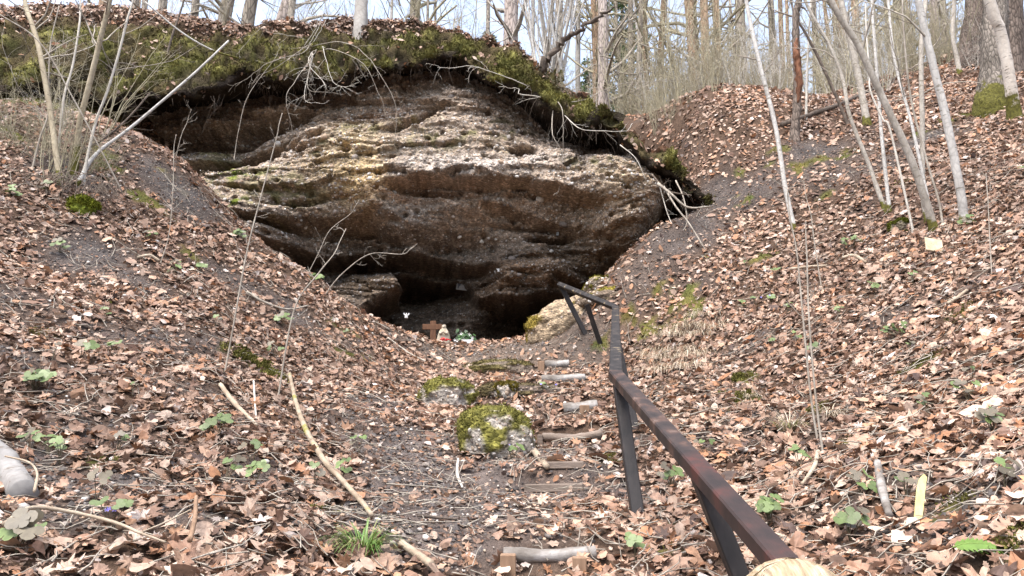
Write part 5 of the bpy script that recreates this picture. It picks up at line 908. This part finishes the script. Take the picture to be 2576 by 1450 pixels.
# ------------------------------------------------------------------ green plants
pr = np.random.default_rng(5)
def lobed(n=3, r=1.0):
    P = []
    for k in range(n):
        c = R(90) + (k - (n - 1) / 2) * R(88)
        for q in np.linspace(-40, 40, 5): P.append([r * (.62 + .38 * math.cos(R(q * 1.6))) * math.cos(c + R(q)), r * (.62 + .38 * math.cos(R(q * 1.6))) * math.sin(c + R(q))])
        if k < n - 1: P.append([r * .42 * math.cos(c + R(44)), r * .42 * math.sin(c + R(44))])
    P.append([0, -.12 * r]); return np.array(P)
LOB = lobed()
def hepatica(px, py, n, s0, label, flower=0, purple=.3):
    b = onground(px, py); t = thing('hepatica_plant', label, 'plant', b, 'green lobed leaved plants among the fallen leaves')
    for k in range(n):
        a = pr.uniform(0, 6.28); s = s0 * 1.1; rr = s * pr.uniform(.3, 1.5); c = b + [math.cos(a) * rr * 1.2, math.sin(a) * rr, pr.uniform(.07, .13) * 1.0]; Z = unit([math.cos(a) * .4, -.85 + .3 * math.sin(a), 1] + pr.normal(0, .2, 3)); f = frame(Z, pr.normal(size=3))
        q = LOB * s * pr.uniform(.75, 1.15); z = .8 * (q ** 2).sum(1) / s * .35 * pr.uniform(-.3, 1); V = np.c_[q, z]; V = np.vstack([[0, 0, 0], V]) @ f.T + c; m = len(LOB); kk_ = np.arange(m); F = np.c_[np.zeros(m, int), 1 + kk_, 1 + (kk_ + 1) % m]
        col = np.array([.12, .165, .055]) * pr.uniform(.7, 1.35) if pr.random() > purple else np.array([.13, .11, .075]) * pr.uniform(.8, 1.4)
        l_ = part('leaf', V, F, M['green'], t, True, np.tile(col, (len(V), 1))); V, F = tube(np.array([b, (b + c) / 2 + [0, 0, .015], c]), [.0022, .0016], 4, cap=False); part('stalk', V, F, M['green'], l_, True, np.tile([.12, .10, .06], (len(V), 1)))
    for k in range(flower):
        c = b + [pr.normal(0, .04), -.03 + pr.normal(0, .03), .10]; V, F = [np.zeros((1, 3))], []
        for q in range(6):
            a = q * math.pi / 3; V.append(np.array([[.004 * math.cos(a - .6), .004 * math.sin(a - .6), 0], [.014 * math.cos(a - .25), .014 * math.sin(a - .25), .003], [.018 * math.cos(a), .018 * math.sin(a), .004], [.014 * math.cos(a + .25), .014 * math.sin(a + .25), .003], [.004 * math.cos(a + .6), .004 * math.sin(a + .6), 0]])); F += [[0, 1 + q * 5 + i, 2 + q * 5 + i] for i in range(4)]
        V = np.vstack(V) * .75 @ frame([0, -.7, .7]).T + c; fl = part('flower', V, np.array(F), M['green'], t, False, np.tile([.24, .20, .62], (len(V), 1))); V, F = tube(np.array([b, c]), [.0015, .0012], 4, cap=False); part('stalk', V, F, M['green'], fl, True, np.tile([.12, .10, .06], (len(V), 1)))
HEP = [(85,990,13,.042,'largest clump of green lobed leaves at the left edge',2,.1),(545,1108,8,.040,'fresh green lobed plant in the lower left slope',0,.1),(40,1398,8,.042,'green and purplish leaved plant in the bottom left corner',0,.4),(605,607,9,.045,'green plant on the crest above the cave left side',0,.1),(800,715,9,.048,'green plant at the edge of the slope left of the cave',0,.05),(20,500,8,.05,'pale green plant at the left edge below the young trees',0,.1),(120,490,5,.04,'small dark green plant left of the moss cushion',0,.2),(375,610,4,.04,'little green plant below the soil streak on the left',0,.2),(205,910,5,.04,'green plant above the largest clump on the left',0,.2),(500,690,7,.04,'low green plant in the upper middle of the left slope',0,.3),(150,640,7,.042,'dark leaved plant above the left soil patch',0,.5),(430,700,4,.035,'tiny green plant in the middle of the left slope',0,.2),(150,1170,5,.03,'small green plant left of the moss tufts',0,.1),(278,1350,3,.03,'dark little plant with a violet flower at the lower left',2,.3),(640,1225,5,.03,'small green plant right of the long mossy branch',0,.2),(710,820,6,.045,'bluish green plant on the slope below the cave',0,.2),(690,900,4,.035,'small green plant near the yellow moss patch',0,.2),(1290,1160,5,.032,'grey leaved plant with violet flower below the large boulder',1,.7),(1370,995,3,.03,'little violet flowered plant under the dark earth ledge',2,.4),(1690,1235,7,.035,'greyish green plant just right of the near post',0,.5),(1935,1330,10,.034,'round leaved green plant right of the near handrail',0,.05),(2140,1365,7,.04,'green and brown leaved plant at the bottom right',0,.35),(2440,1020,5,.036,'fresh green plant at the right above the bottom moss',0,.1),(2500,1100,9,.036,'brownish round leaved plant at the right edge',0,.6),(2050,905,5,.036,'green plant in the middle of the right slope',0,.3),(1940,770,3,.035,'violet flower plant among the leaves of the right slope',2,.4),(2440,575,6,.05,'green plant beside the tallest smooth young tree',0,.2),(1960,700,3,.04,'small green plant above the level pale stick',0,.1),(2250,860,6,.036,'grey green plant below the crooked pale stick',0,.5),(2200,740,4,.036,'dull green plant in the centre of the right slope',0,.4),(2600,440,9,.06,'bright green plant at the right edge of the slope',0,.0),(1775,1155,3,.028,'tiny pair of round leaves near the handrail middle',0,.1),(2280,1265,5,.03,'green leaves beside the yellow splinter',0,.3),(2010,1190,4,.03,'round brownish leaves below the dry stems',0,.4),(860,1215,3,.028,'single small green leaves right of the fallen branch',0,.1),(1600,1420,3,.03,'small maple like green plant at the foot of the near post',0,.0)]
for h in HEP: hepatica(*h[:5], h[5], h[6])
for k in range(34):
    left = k % 2 == 0; x_, y_ = (pr.uniform(30, 950), pr.uniform(620, 1400)) if left else (pr.uniform(1750, 2540), pr.uniform(600, 1400))
    hepatica(x_, y_, int(pr.integers(3, 6)), float(pr.uniform(.022, .032)), 'small scattered green plant half hidden in the leaves of the ' + ('left slope' if left else 'right slope'), 0, .35)
def blades(b, n, L, r0, cols, droop_, w=.004, lean=(0, -.2, 0)):
    Vs_, Fs_, Cs_ = [], [], []
    for k in range(n):
        a = pr.uniform(0, 6.28); p = b + [math.cos(a) * r0 * pr.random(), math.sin(a) * r0 * pr.random(), 0]; d = unit([math.cos(a) * .6, math.sin(a) * .6, 1] + np.array(lean) + pr.normal(0, .15, 3)); l = L * pr.uniform(.5, 1.1); P = [p]
        for q in range(4): d = unit(d + [0, 0, -droop_ * (q + 1) * .3] + pr.normal(0, .06, 3)); P.append(P[-1] + d * l / 4)
        P = np.array(P); sdw = unit(np.cross(d, [0, 0, 1]) + 1e-3) * w; wv = np.array([1, 1, .85, .6, .1])[:, None]; V = np.vstack([P - sdw * wv, P + sdw * wv]); o_ = 10 * k; Fs_ += [[o_ + i, o_ + i + 1, o_ + i + 6, o_ + i + 5] for i in range(4)]; Vs_.append(V); Cs_.append(np.tile(np.array(cols[pr.integers(0, len(cols))]) * pr.uniform(.7, 1.2), (10, 1)))
    return np.vstack(Vs_), np.array(Fs_), np.vstack(Cs_)
def tuft(px, py, n, L, r0, cols, dr, label, name='grass_tuft', w=.003, lean=(0, -.2, 0), spread_=None):
    b = onground(px, py); V, F, c = blades(b, n, L, r0, cols, dr, w, lean); solo(name, V, F, M['green'], b, label, 'grass', None, True, c)
GR = [(.10, .19, .04), (.14, .22, .05), (.22, .24, .09)]; DRY = [(.50, .42, .30), (.60, .53, .41), (.42, .34, .24)]
tuft(915, 1395, 150, .20, .05, GR, .5, 'green grass tuft at the lower left of the path'); tuft(1985, 1085, 110, .2, .07, DRY + [(.25, .26, .1)], .5, 'half dry grass tuft below the dry stems'); tuft(2095, 1050, 60, .16, .05, DRY, .6, 'small dry grass tuft beside the dry stems'); tuft(1885, 1005, 60, .14, .05, DRY, .6, 'straw coloured tuft beside the right moss patch', w=.0025); tuft(1795, 1080, 40, .1, .03, GR + DRY, .4, 'tiny tuft right of the handrail middle')
DB = [(1700,890,.25),(1740,850,.2),(1720,930,.22),(1660,940,.18),(1770,800,.18),(1690,850,.2),(1750,900,.15),(1640,900,.12),(1720,830,.12),(1675,910,.15),(1800,830,.12)]
mbv, mbf, mbc, o_ = [], [], [], 0
for x_, y_, r_ in DB:
    V, F, c = blades(onground(x_, y_) + [0, 0, .02], 70, .26, r_ * 1.25, DRY, .8, .0024, (-.2, -.5, 0)); mbv.append(V); mbf.append(F + o_); mbc.append(c); o_ += len(V)
solo('dry_grass', np.vstack(mbv), np.vstack(mbf), M['green'], onground(1710, 900), 'drooping mat of straw coloured dry grass right of the handrail', 'grass', None, True, np.vstack(mbc))['kind'] = 'stuff'
# fern frond at the lower right
b = onground(2450, 1412); t = thing('fern', 'bright green fern frond at the bottom right corner', 'fern', b)
for k, (dx, L) in enumerate(((1.0, .16), (.55, .12))):
    P = wiggle(b + [-.06, 0, .04], [dx, -.25, .35], L, 10, .03, -.07); V, F = tube(P, [.0025, .001], 4, cap=False); ra = part('frond', V, F, M['green'], t, True, np.tile([.14, .22, .04], (len(V), 1))); V, F, o_ = [], [], 0
    for i in range(1, 10):
        for s_ in (-1, 1):
            l = .042 * math.sin(math.pi * (i / 10) ** .7) + .008; ax = unit(P[min(i + 1, 10)] - P[i - 1]); sd_ = unit(np.cross(ax, [0, -.4, 1])) * s_; q = P[i]; tip = q + sd_ * l + ax * l * .35 - [0, 0, l * .1]; V += [q - ax * .004, q + ax * .008, (q + tip) / 2 + ax * .008, tip, (q + tip) / 2 - ax * .007]; F += [[o_, o_ + 1, o_ + 2], [o_, o_ + 2, o_ + 4], [o_ + 4, o_ + 2, o_ + 3]]; o_ += 5
    part('pinnae', np.array(V), np.array(F), M['green'], ra, False, np.tile([.13, .22, .04], (len(V), 1)))
# ------------------------------------------------------------------ the shrine in the cave mouth
M['cross'] = simple('brown_cross_wood', [(.3, (.085, .040, .022)), (.7, (.17, .085, .045))], 12, .6, (3, 3, .4)); M['plaster'] = simple('cream_plaster', [(.3, (.34, .29, .21)), (.7, (.44, .385, .30))], 14, .7, bstr=.2); M['white'] = simple('white_glaze', [(.3, (.66, .65, .62)), (.7, (.78, .77, .75))], 10, .5, bstr=.1)
M['red'] = simple('red_petals', [(.3, (.38, .015, .02)), (.7, (.60, .04, .04))], 30, .6); M['frame'] = simple('picture_frame', [(.3, (.22, .20, .19)), (.7, (.34, .32, .30))], 20, .5); M['picture'] = simple('dim_print', [(.35, (.05, .055, .07)), (.6, (.12, .12, .14))], 9, .4, bstr=0)
d = 11.35; c0 = at(1090, 860, d); c0[2] = float(T(c0[0], c0[1])) - .02; t = thing('wooden_cross', 'plain brown wooden cross standing in the cave mouth', 'cross', c0); top = at(1090, 808, d); s_ = d / FPX
V, F = beam(c0, top, 15 * s_, .035, (1, 0, 0), .004); part('upright', V, F, M['cross'], t, False); cc_ = at(1088, 823, d); V, F = box(cc_ + [0, -.003, 0], (50 * s_, .034, 14 * s_), None, .004); part('crossbar', V, F, M['cross'], t, False)
def lathe(prof, c, n=20, sq=1.0, fold=0.0):
    th = np.linspace(0, 2 * np.pi, n, endpoint=False); V = np.array([[r_ * math.cos(a) * (1 + fold * math.sin(6 * a)), r_ * sq * math.sin(a) * (1 + fold * math.sin(6 * a)), z_] for r_, z_ in prof for a in th]) + c; m = len(prof); i, j = np.meshgrid(np.arange(m - 1), np.arange(n), indexing='ij'); jn = (j + 1) % n
    return V, np.stack([i * n + j, i * n + jn, (i + 1) * n + jn, (i + 1) * n + j], -1).reshape(-1, 4)
d = 11.1; c0 = at(1116, 862, d); c0[2] -= .02; H = 46 * d / FPX + .02; t = thing('madonna_statue', 'cream robed statue of a praying woman beside the cross', 'statue', c0)
V, F = lathe([(.001, 0), (.105, 0), (.108, .02 * H), (.103, .12 * H), (.094, .32 * H), (.080, .50 * H), (.066, .64 * H), (.050, .74 * H), (.032, .80 * H)], c0, 36, .72, .035); body = part('robe', V, F, M['plaster'], t)
V, F = lathe([(.028, .76 * H), (.033, .82 * H), (.034, .88 * H), (.031, .94 * H), (.020, .985 * H), (.001, H)], c0 + [0, .006, 0], 24, 1.0); part('veil', V, F, M['plaster'], t)
SV, SF = ico(3); hd = SV * [.021, .022, .028] + c0 + [0, -.016, .87 * H]; nose = np.exp(-((SV[:, 0] / .18) ** 2 + ((SV[:, 2] + .05) / .25) ** 2)) * (SV[:, 1] < 0); hd[:, 1] -= nose * .006; part('head', hd, SF, M['plaster'], t)
V, F = tube(catmull(np.array([[-.05, -.03, .62 * H], [-.045, -.065, .50 * H], [-.012, -.085, .56 * H], [0, -.088, .64 * H]]) + c0, 10), [.018, .02, .014, .006], 8); mb = MB().add(V, F); V, F = tube(catmull(np.array([[.05, -.03, .62 * H], [.045, -.065, .50 * H], [.012, -.085, .56 * H], [0, -.088, .64 * H]]) + c0, 10), [.018, .02, .014, .006], 8); mb.add(V, F); V, F = mb.get(); part('arms', V, F, M['plaster'], t)
V, F = tube(catmull(np.array([[-.03, -.052, .76 * H], [-.02, -.068, .66 * H], [0, -.082, .52 * H], [.02, -.068, .66 * H], [.03, -.052, .76 * H]]) + c0, 20), .0022, 5); part('rosary', V, F, M['cross'], t)
c1 = at(1120, 859, 10.9); mb = MB()
for k in range(26):
    p = c1 + [pr.normal(0, .035), pr.normal(0, .012), .012 + abs(pr.normal(0, .014))]; V = IV * [.016, .016, .012] * pr.uniform(.6, 1.1) * (1 + .2 * pr.normal(size=(len(IV), 1))) + p; mb.add(V, IF)
V, F = mb.get(); solo('red_flowers', V, F, M['red'], c1, 'bunch of red artificial flowers at the foot of the statue', 'flowers', None, False)
d = 11.0; c2 = at(1176, 866, 10.9); s_ = d / FPX; t = thing('flower_planter', 'white trough with green leaves and white flowers beside the statue', 'planter', c2)
W = 15 * s_; V = np.array([[-W, -.05, .06], [W, -.05, .06], [W, .05, .06], [-W, .05, .06], [-W * .82, -.04, -.03], [W * .82, -.04, -.03], [W * .82, .04, -.03], [-W * .82, .04, -.03]]) + c2; part('trough', V, np.array([[0, 1, 5, 4][::-1], [1, 2, 6, 5][::-1], [2, 3, 7, 6][::-1], [3, 0, 4, 7][::-1], [4, 5, 6, 7]]), M['white'], t, False)
V, F = lathe([(.001, 0), (.028, 0), (.038, .07), (.034, .07), (.03, .06)], at(1155, 868, 11.15), 16); M['pot'] = simple('brown_pot', [(.3, (.07, .045, .035)), (.7, (.13, .085, .065))], 10, .5); part('pot', V, F, M['pot'], t)
for k in range(46):
    a = float(np.clip(pr.normal(0, 13), -27, 27)); p = at(1170 + a, 846 + float(np.clip(pr.normal(0, 8), -18, 16)) + abs(a) * .2, 11.0 + pr.normal(0, .05)); f = frame(unit([a * .03, -1 + pr.normal(0, .4), .6 + pr.normal(0, .4)]), pr.normal(size=3)); L = pr.uniform(.03, .05); q = np.array([[0, 0], [.5, .35], [.62, .75], [.4, 1.1], [0, 1.35], [-.4, 1.1], [-.62, .75], [-.5, .35]]) * L; V = np.c_[q - q.mean(0), 6 * q[:, 0] ** 2] @ f.T + p
    part('leaf', V, np.array([[0, i, i + 1] for i in range(1, 7)]), M['green'], t, True, np.tile(np.array([.06, .125, .045]) * pr.uniform(.5, 1.5), (8, 1)))
for px, py in ((1172,834),(1180,842),(1165,853),(1196,861),(1150,858),(1146,866),(1188,850),(1160,840),(1201,868),(1144,856)):
    p = at(px, py, 10.93); V = []
    for q in range(5):
        a = q * 1.257 + px; V += [[0, 0, 0], [.012 * math.cos(a - .5), -.012, .012 * math.sin(a - .5)], [.03 * math.cos(a), -.016, .03 * math.sin(a)], [.012 * math.cos(a + .5), -.012, .012 * math.sin(a + .5)]]
    part('flower', np.array(V) + p, np.array([[4 * q, 4 * q + 1, 4 * q + 2, 4 * q + 3] for q in range(5)]), M['white'], t, False)
def figurine(px, py, d, h, label, mat='white', wings=False, name='figurine'):
    b = at(px, py, d); t = thing(name, label, 'figurine', b); V, F = lathe([(.001, 0), (.34 * h, 0), (.30 * h, .2 * h), (.17 * h, .6 * h), (.09 * h, .7 * h)], b, 14, .8, .04); part('body', V, F, M[mat], t); V, F = ico(2); part('head', V * [.14 * h, .14 * h, .16 * h] + b + [0, -.02 * h, .83 * h], F, M[mat], t)
    if wings:
        for s_ in (-1, 1):
            q = np.array([[.08, .60], [.45, 1.05], [.55, .95], [.50, .70], [.30, .50]]) * h; Vw = np.vstack([np.c_[q[:, 0] * s_, np.full(5, .08 * h), q[:, 1]], np.c_[q[:, 0] * s_, np.full(5, .14 * h), q[:, 1]]]) + b; k = np.arange(5); part('wing', Vw, [np.array([[0, 1, 2, 3, 4], [9, 8, 7, 6, 5]]), np.c_[k, (k + 1) % 5, (k + 1) % 5 + 5, k + 5]], M[mat], t, False)
def rockfront(px, py, push=0.05):
    """the point of the rock face met along the measured direction"""
    ds = np.linspace(9.5, 15, 1200); Q = np.array([at(px, py, 9.5), at(px, py, 15)]); t = ((ds - 9.5) / 5.5)[:, None]; Q = Q[0] + (Q[1] - Q[0]) * t; g = Q[:, 1] - RG(Q[:, 0], Q[:, 2]); k = np.where(g > 0)[0]; i = k[0] if len(k) else -1
    return float(Q[i][1]) - push
figurine(1022, 801, min(rockfront(1022, 801, .08), 11.7), .085, 'little white angel with raised wings at the left of the cave', wings=True, name='angel_figurine')
for px, py, h, lab, wg in ((1234,686,.055,'tallest white angel figurine on the rock shelf',True),(1254,684,.055,'white figurine right of the tallest on the rock shelf',True),(1245,685,.03,'tiny white figurine between the two angels on the shelf',False),(1222,690,.03,'tiny white figurine at the left of the rock shelf',False),(1172,674,.045,'dim figurine at the edge of the shelf above the picture',False)): figurine(px, py, rockfront(px, py, .06), h, lab, wings=wg)
b = at(1403, 593, rockfront(1403, 593, .05)); V, F = lathe([(.001, 0), (.022, 0), (.024, .008), (.024, .055), (.019, .058), (.001, .058)], b, 14); M['glass'] = simple('grey_glass', [(.3, (.25, .28, .3)), (.7, (.36, .39, .41))], 8, .25, bstr=0); solo('candle_jar', V, F, M['glass'], b, 'small grey candle jar on the ledge right of the rock middle', 'candle')
dF = rockfront(1163, 716, .12); p = at(1163, 718, dF); s_ = dF / FPX; t = thing('framed_picture', 'dim framed picture leaning against the back wall of the cave', 'picture', p); fr = frame([.12, .25, 1], (1, 0, 0)); w_, h_ = 26 * s_, 25 * s_
for dx, dz, sx, sz in ((-w_ / 2, 0, .02, h_), (w_ / 2, 0, .02, h_), (0, -h_ / 2, w_ + .02, .02), (0, h_ / 2, w_ + .02, .02)):
    V, F = box(np.zeros(3), (sx, .02, sz - (.021 if sx == .02 else 0)), None, .002); part('frame', (V + [dx, 0, dz]) @ fr.T + p, F, M['frame'], t, False)
V, F = box(np.zeros(3), (w_, .006, h_)); part('print', (V + [0, .006, 0]) @ fr.T + p, F, M['picture'], t, False)
q = np.array([[-.3, -.45], [.25, -.45], [.3, -.2], [.12, .0], [.14, .25], [0, .36], [-.12, .25], [-.12, 0], [-.28, -.15]]) * [w_, h_]; V = np.c_[q[:, 0], np.zeros(9), q[:, 1]]; part('printed_figure', (V + [0, .001, 0]) @ fr.T + p, np.array([[0, i, i + 1] for i in range(1, 8)]), M['frame'], t, False)
# ------------------------------------------------------------------ the child at the bottom edge, seen from behind
hx, hy, hz = .380, 1.10, -.265        # centre of the head
gz = float(T(.36, 1.08)); child = thing('person', 'blond haired person seen from behind at the bottom edge beside the handrail', 'person', (.36, 1.08, gz))
Hh = hz + .1 - gz
J = {'pel': (.36, 1.08, gz + .50 * Hh), 'sp': (.36, 1.08, gz + .62 * Hh), 'ch': (.365, 1.085, gz + .74 * Hh), 'nk': (.37, 1.095, gz + .83 * Hh), 'hdb': (.372, 1.10, gz + .87 * Hh), 'lsh': (.245, 1.09, gz + .77 * Hh), 'rsh': (.485, 1.09, gz + .77 * Hh), 'lel': (.20, 1.06, gz + .59 * Hh), 'rel': (.56, 1.13, gz + .62 * Hh), 'lwr': (.20, 1.12, gz + .46 * Hh), 'rwr': (.66, 1.26, gz + .60 * Hh), 'lh': (.20, 1.14, gz + .43 * Hh),
 'lhip': (.30, 1.08, gz + .46 * Hh), 'rhip': (.42, 1.08, gz + .46 * Hh), 'lkn': (.295, 1.11, gz + .26 * Hh), 'rkn': (.425, 1.13, gz + .27 * Hh), 'lan': (.29, 1.08, gz + .05 * Hh), 'ran': (.43, 1.11, gz + .06 * Hh), 'lto': (.285, 1.19, gz + .025 * Hh), 'rto': (.435, 1.22, gz + .05 * Hh)}
RAD = {'pel': .10, 'sp': .10, 'ch': .105, 'nk': .045, 'hdb': .042, 'lsh': .055, 'rsh': .055, 'lel': .042, 'rel': .042, 'lwr': .030, 'rwr': .030, 'lh': .022, 'lhip': .075, 'rhip': .075, 'lkn': .05, 'rkn': .05, 'lan': .036, 'ran': .036, 'lto': .03, 'rto': .03}
ED = [('pel', 'sp'), ('sp', 'ch'), ('ch', 'nk'), ('nk', 'hdb'), ('ch', 'lsh'), ('ch', 'rsh'), ('lsh', 'lel'), ('lel', 'lwr'), ('lwr', 'lh'), ('rsh', 'rel'), ('rel', 'rwr'), ('pel', 'lhip'), ('pel', 'rhip'), ('lhip', 'lkn'), ('lkn', 'lan'), ('lan', 'lto'), ('rhip', 'rkn'), ('rkn', 'ran'), ('ran', 'rto')]
names = list(J); me = bpy.data.meshes.new('body'); me.from_pydata([tuple(np.array(J[k]) - ORG[child.name]) for k in names], [(names.index(a), names.index(b_)) for a, b_ in ED], []); body = link('body', me, child)
M['jacket'] = simple('blue_jacket', [(.3, (.03, .05, .10)), (.7, (.05, .08, .16))], 20, .8); M['skin'] = simple('skin', [(.3, (.50, .31, .23)), (.7, (.58, .38, .29))], 12, .55, bstr=.1); me.materials.append(M['jacket'])
sk = body.modifiers.new('skin', 'SKIN'); lay = me.skin_vertices[0].data if me.skin_vertices else None
if lay is None: bpy.context.view_layer.objects.active = body; bpy.ops.mesh.customdata_skin_add(); lay = me.skin_vertices[0].data
for i, k in enumerate(names): lay[i].radius = (RAD[k], RAD[k]); lay[i].use_root = (k == 'pel')
sb = body.modifiers.new('sub', 'SUBSURF'); sb.levels = 2; sb.render_levels = 2
SV, SF = ico(4); hd = SV * [.078, .092, .105]; face_ = SV[:, 1] > 0
hd[:, 1] += face_ * (.016 * np.exp(-((SV[:, 0] / .13) ** 2 + ((SV[:, 2] + .12) / .16) ** 2)) + .006 * np.exp(-((SV[:, 0] / .22) ** 2 + ((SV[:, 2] + .48) / .1) ** 2)) - .006 * np.exp(-(((abs(SV[:, 0]) - .38) / .16) ** 2 + ((SV[:, 2] - .02) / .12) ** 2)))
part('head', hd + [hx, hy, hz], SF, M['skin'], child)
for s_ in (-1, 1):
    V, F = ico(2); part('ear', V * [.012, .022, .03] + [hx + s_ * .08, hy - .005, hz - .01], F, M['skin'], child)
    part('eye', V * [.012, .008, .010] + [hx + s_ * .031, hy + .080, hz + .004], F, M['white'], child)
V, F = ico(2); part('mouth', V * [.022, .006, .007] + [hx, hy + .082, hz - .052], F, M['red'], child)
m, nt, bb = nm('blond_hair'); v = coords(nt, (1, 1, 1)); wv_ = noise(nt, coords(nt, (60, 6, 6)), 3, 4); nt.links.new(ramp(nt, wv_, [(.36, (.17, .12, .065)), (.5, (.30, .225, .135)), (.62, (.42, .34, .22))]), bb.inputs['Base Color']); bb.inputs['Roughness'].default_value = .4; M['hair'] = m
keep_ = (SV[:, 2] > -.05 + .5 * np.maximum(SV[:, 1], 0) * 1.2) | ((SV[:, 1] < .15) & (SV[:, 2] > -.85)); q = SV * [.090, .104, .112]; fk = SF[keep_[SF].all(1)]; hair = part('hair', q + [hx, hy - .004, hz + .006], fk, M['hair'], child)
Vs_, Fs_, o_ = [], [], 0; hr_ = np.random.default_rng(3)
for k in range(900):
    a0 = hr_.uniform(0, 6.28); th0 = abs(hr_.normal(0, .25)) + .02; side = 1 if math.cos(a0) > 0 else -1; a = hr_.uniform(-2.6, .5) if hr_.random() < .9 else hr_.uniform(0, 6.28); P = []
    for u in np.linspace(0, 1, 7): th = .05 + (1.75 + .3 * hr_.random() * 0) * u + th0 * .4; aa = a + .12 * math.sin(3 * u + a0); P.append([.093 * math.sin(th) * math.cos(aa) * (1 + .02 * hr_.normal()), .107 * math.sin(th) * math.sin(aa), .116 * math.cos(th) - .03 * max(u - .7, 0)])
    V, F = tube(np.array(P) + [hx, hy - .004, hz + .006], [.0016, .0014, .0008], 3, cap=False); Vs_.append(V); Fs_.append(F[0] + o_); o_ += len(V)
part('strands', np.vstack(Vs_), np.vstack(Fs_), M['hair'], hair, kind='stuff')
for nm_, wr, dr_ in (('hand', np.array(J['rwr']), np.array([.5, .45, -.1])), ('hand', np.array(J['lh']), np.array([0, .2, -1]))):
    f = frame(dr_, (0, 0, 1) if nm_ == 'x' else (1, 0, .2)); mb = MB(); mb.add(*tube(np.array([wr, wr + f[:, 2] * .02, wr + f[:, 2] * .05]), [.018, .026, .024], 10))
    for k in range(4): p0 = wr + f[:, 2] * .045 + f[:, 0] * (-.018 + .012 * k); mb.add(*tube(np.array([p0, p0 + f[:, 2] * .018, p0 + f[:, 2] * .030 - f[:, 1] * .010, p0 + f[:, 2] * .032 - f[:, 1] * .022]), [.0068, .0064, .006, .005], 7))
    p0 = wr + f[:, 2] * .02 - f[:, 0] * .022; mb.add(*tube(np.array([p0, p0 - f[:, 0] * .012 + f[:, 2] * .012, p0 - f[:, 0] * .014 + f[:, 2] * .03]), [.0085, .008, .006], 7)); V, F = mb.get(); part('hand', V, F, M['skin'], child)
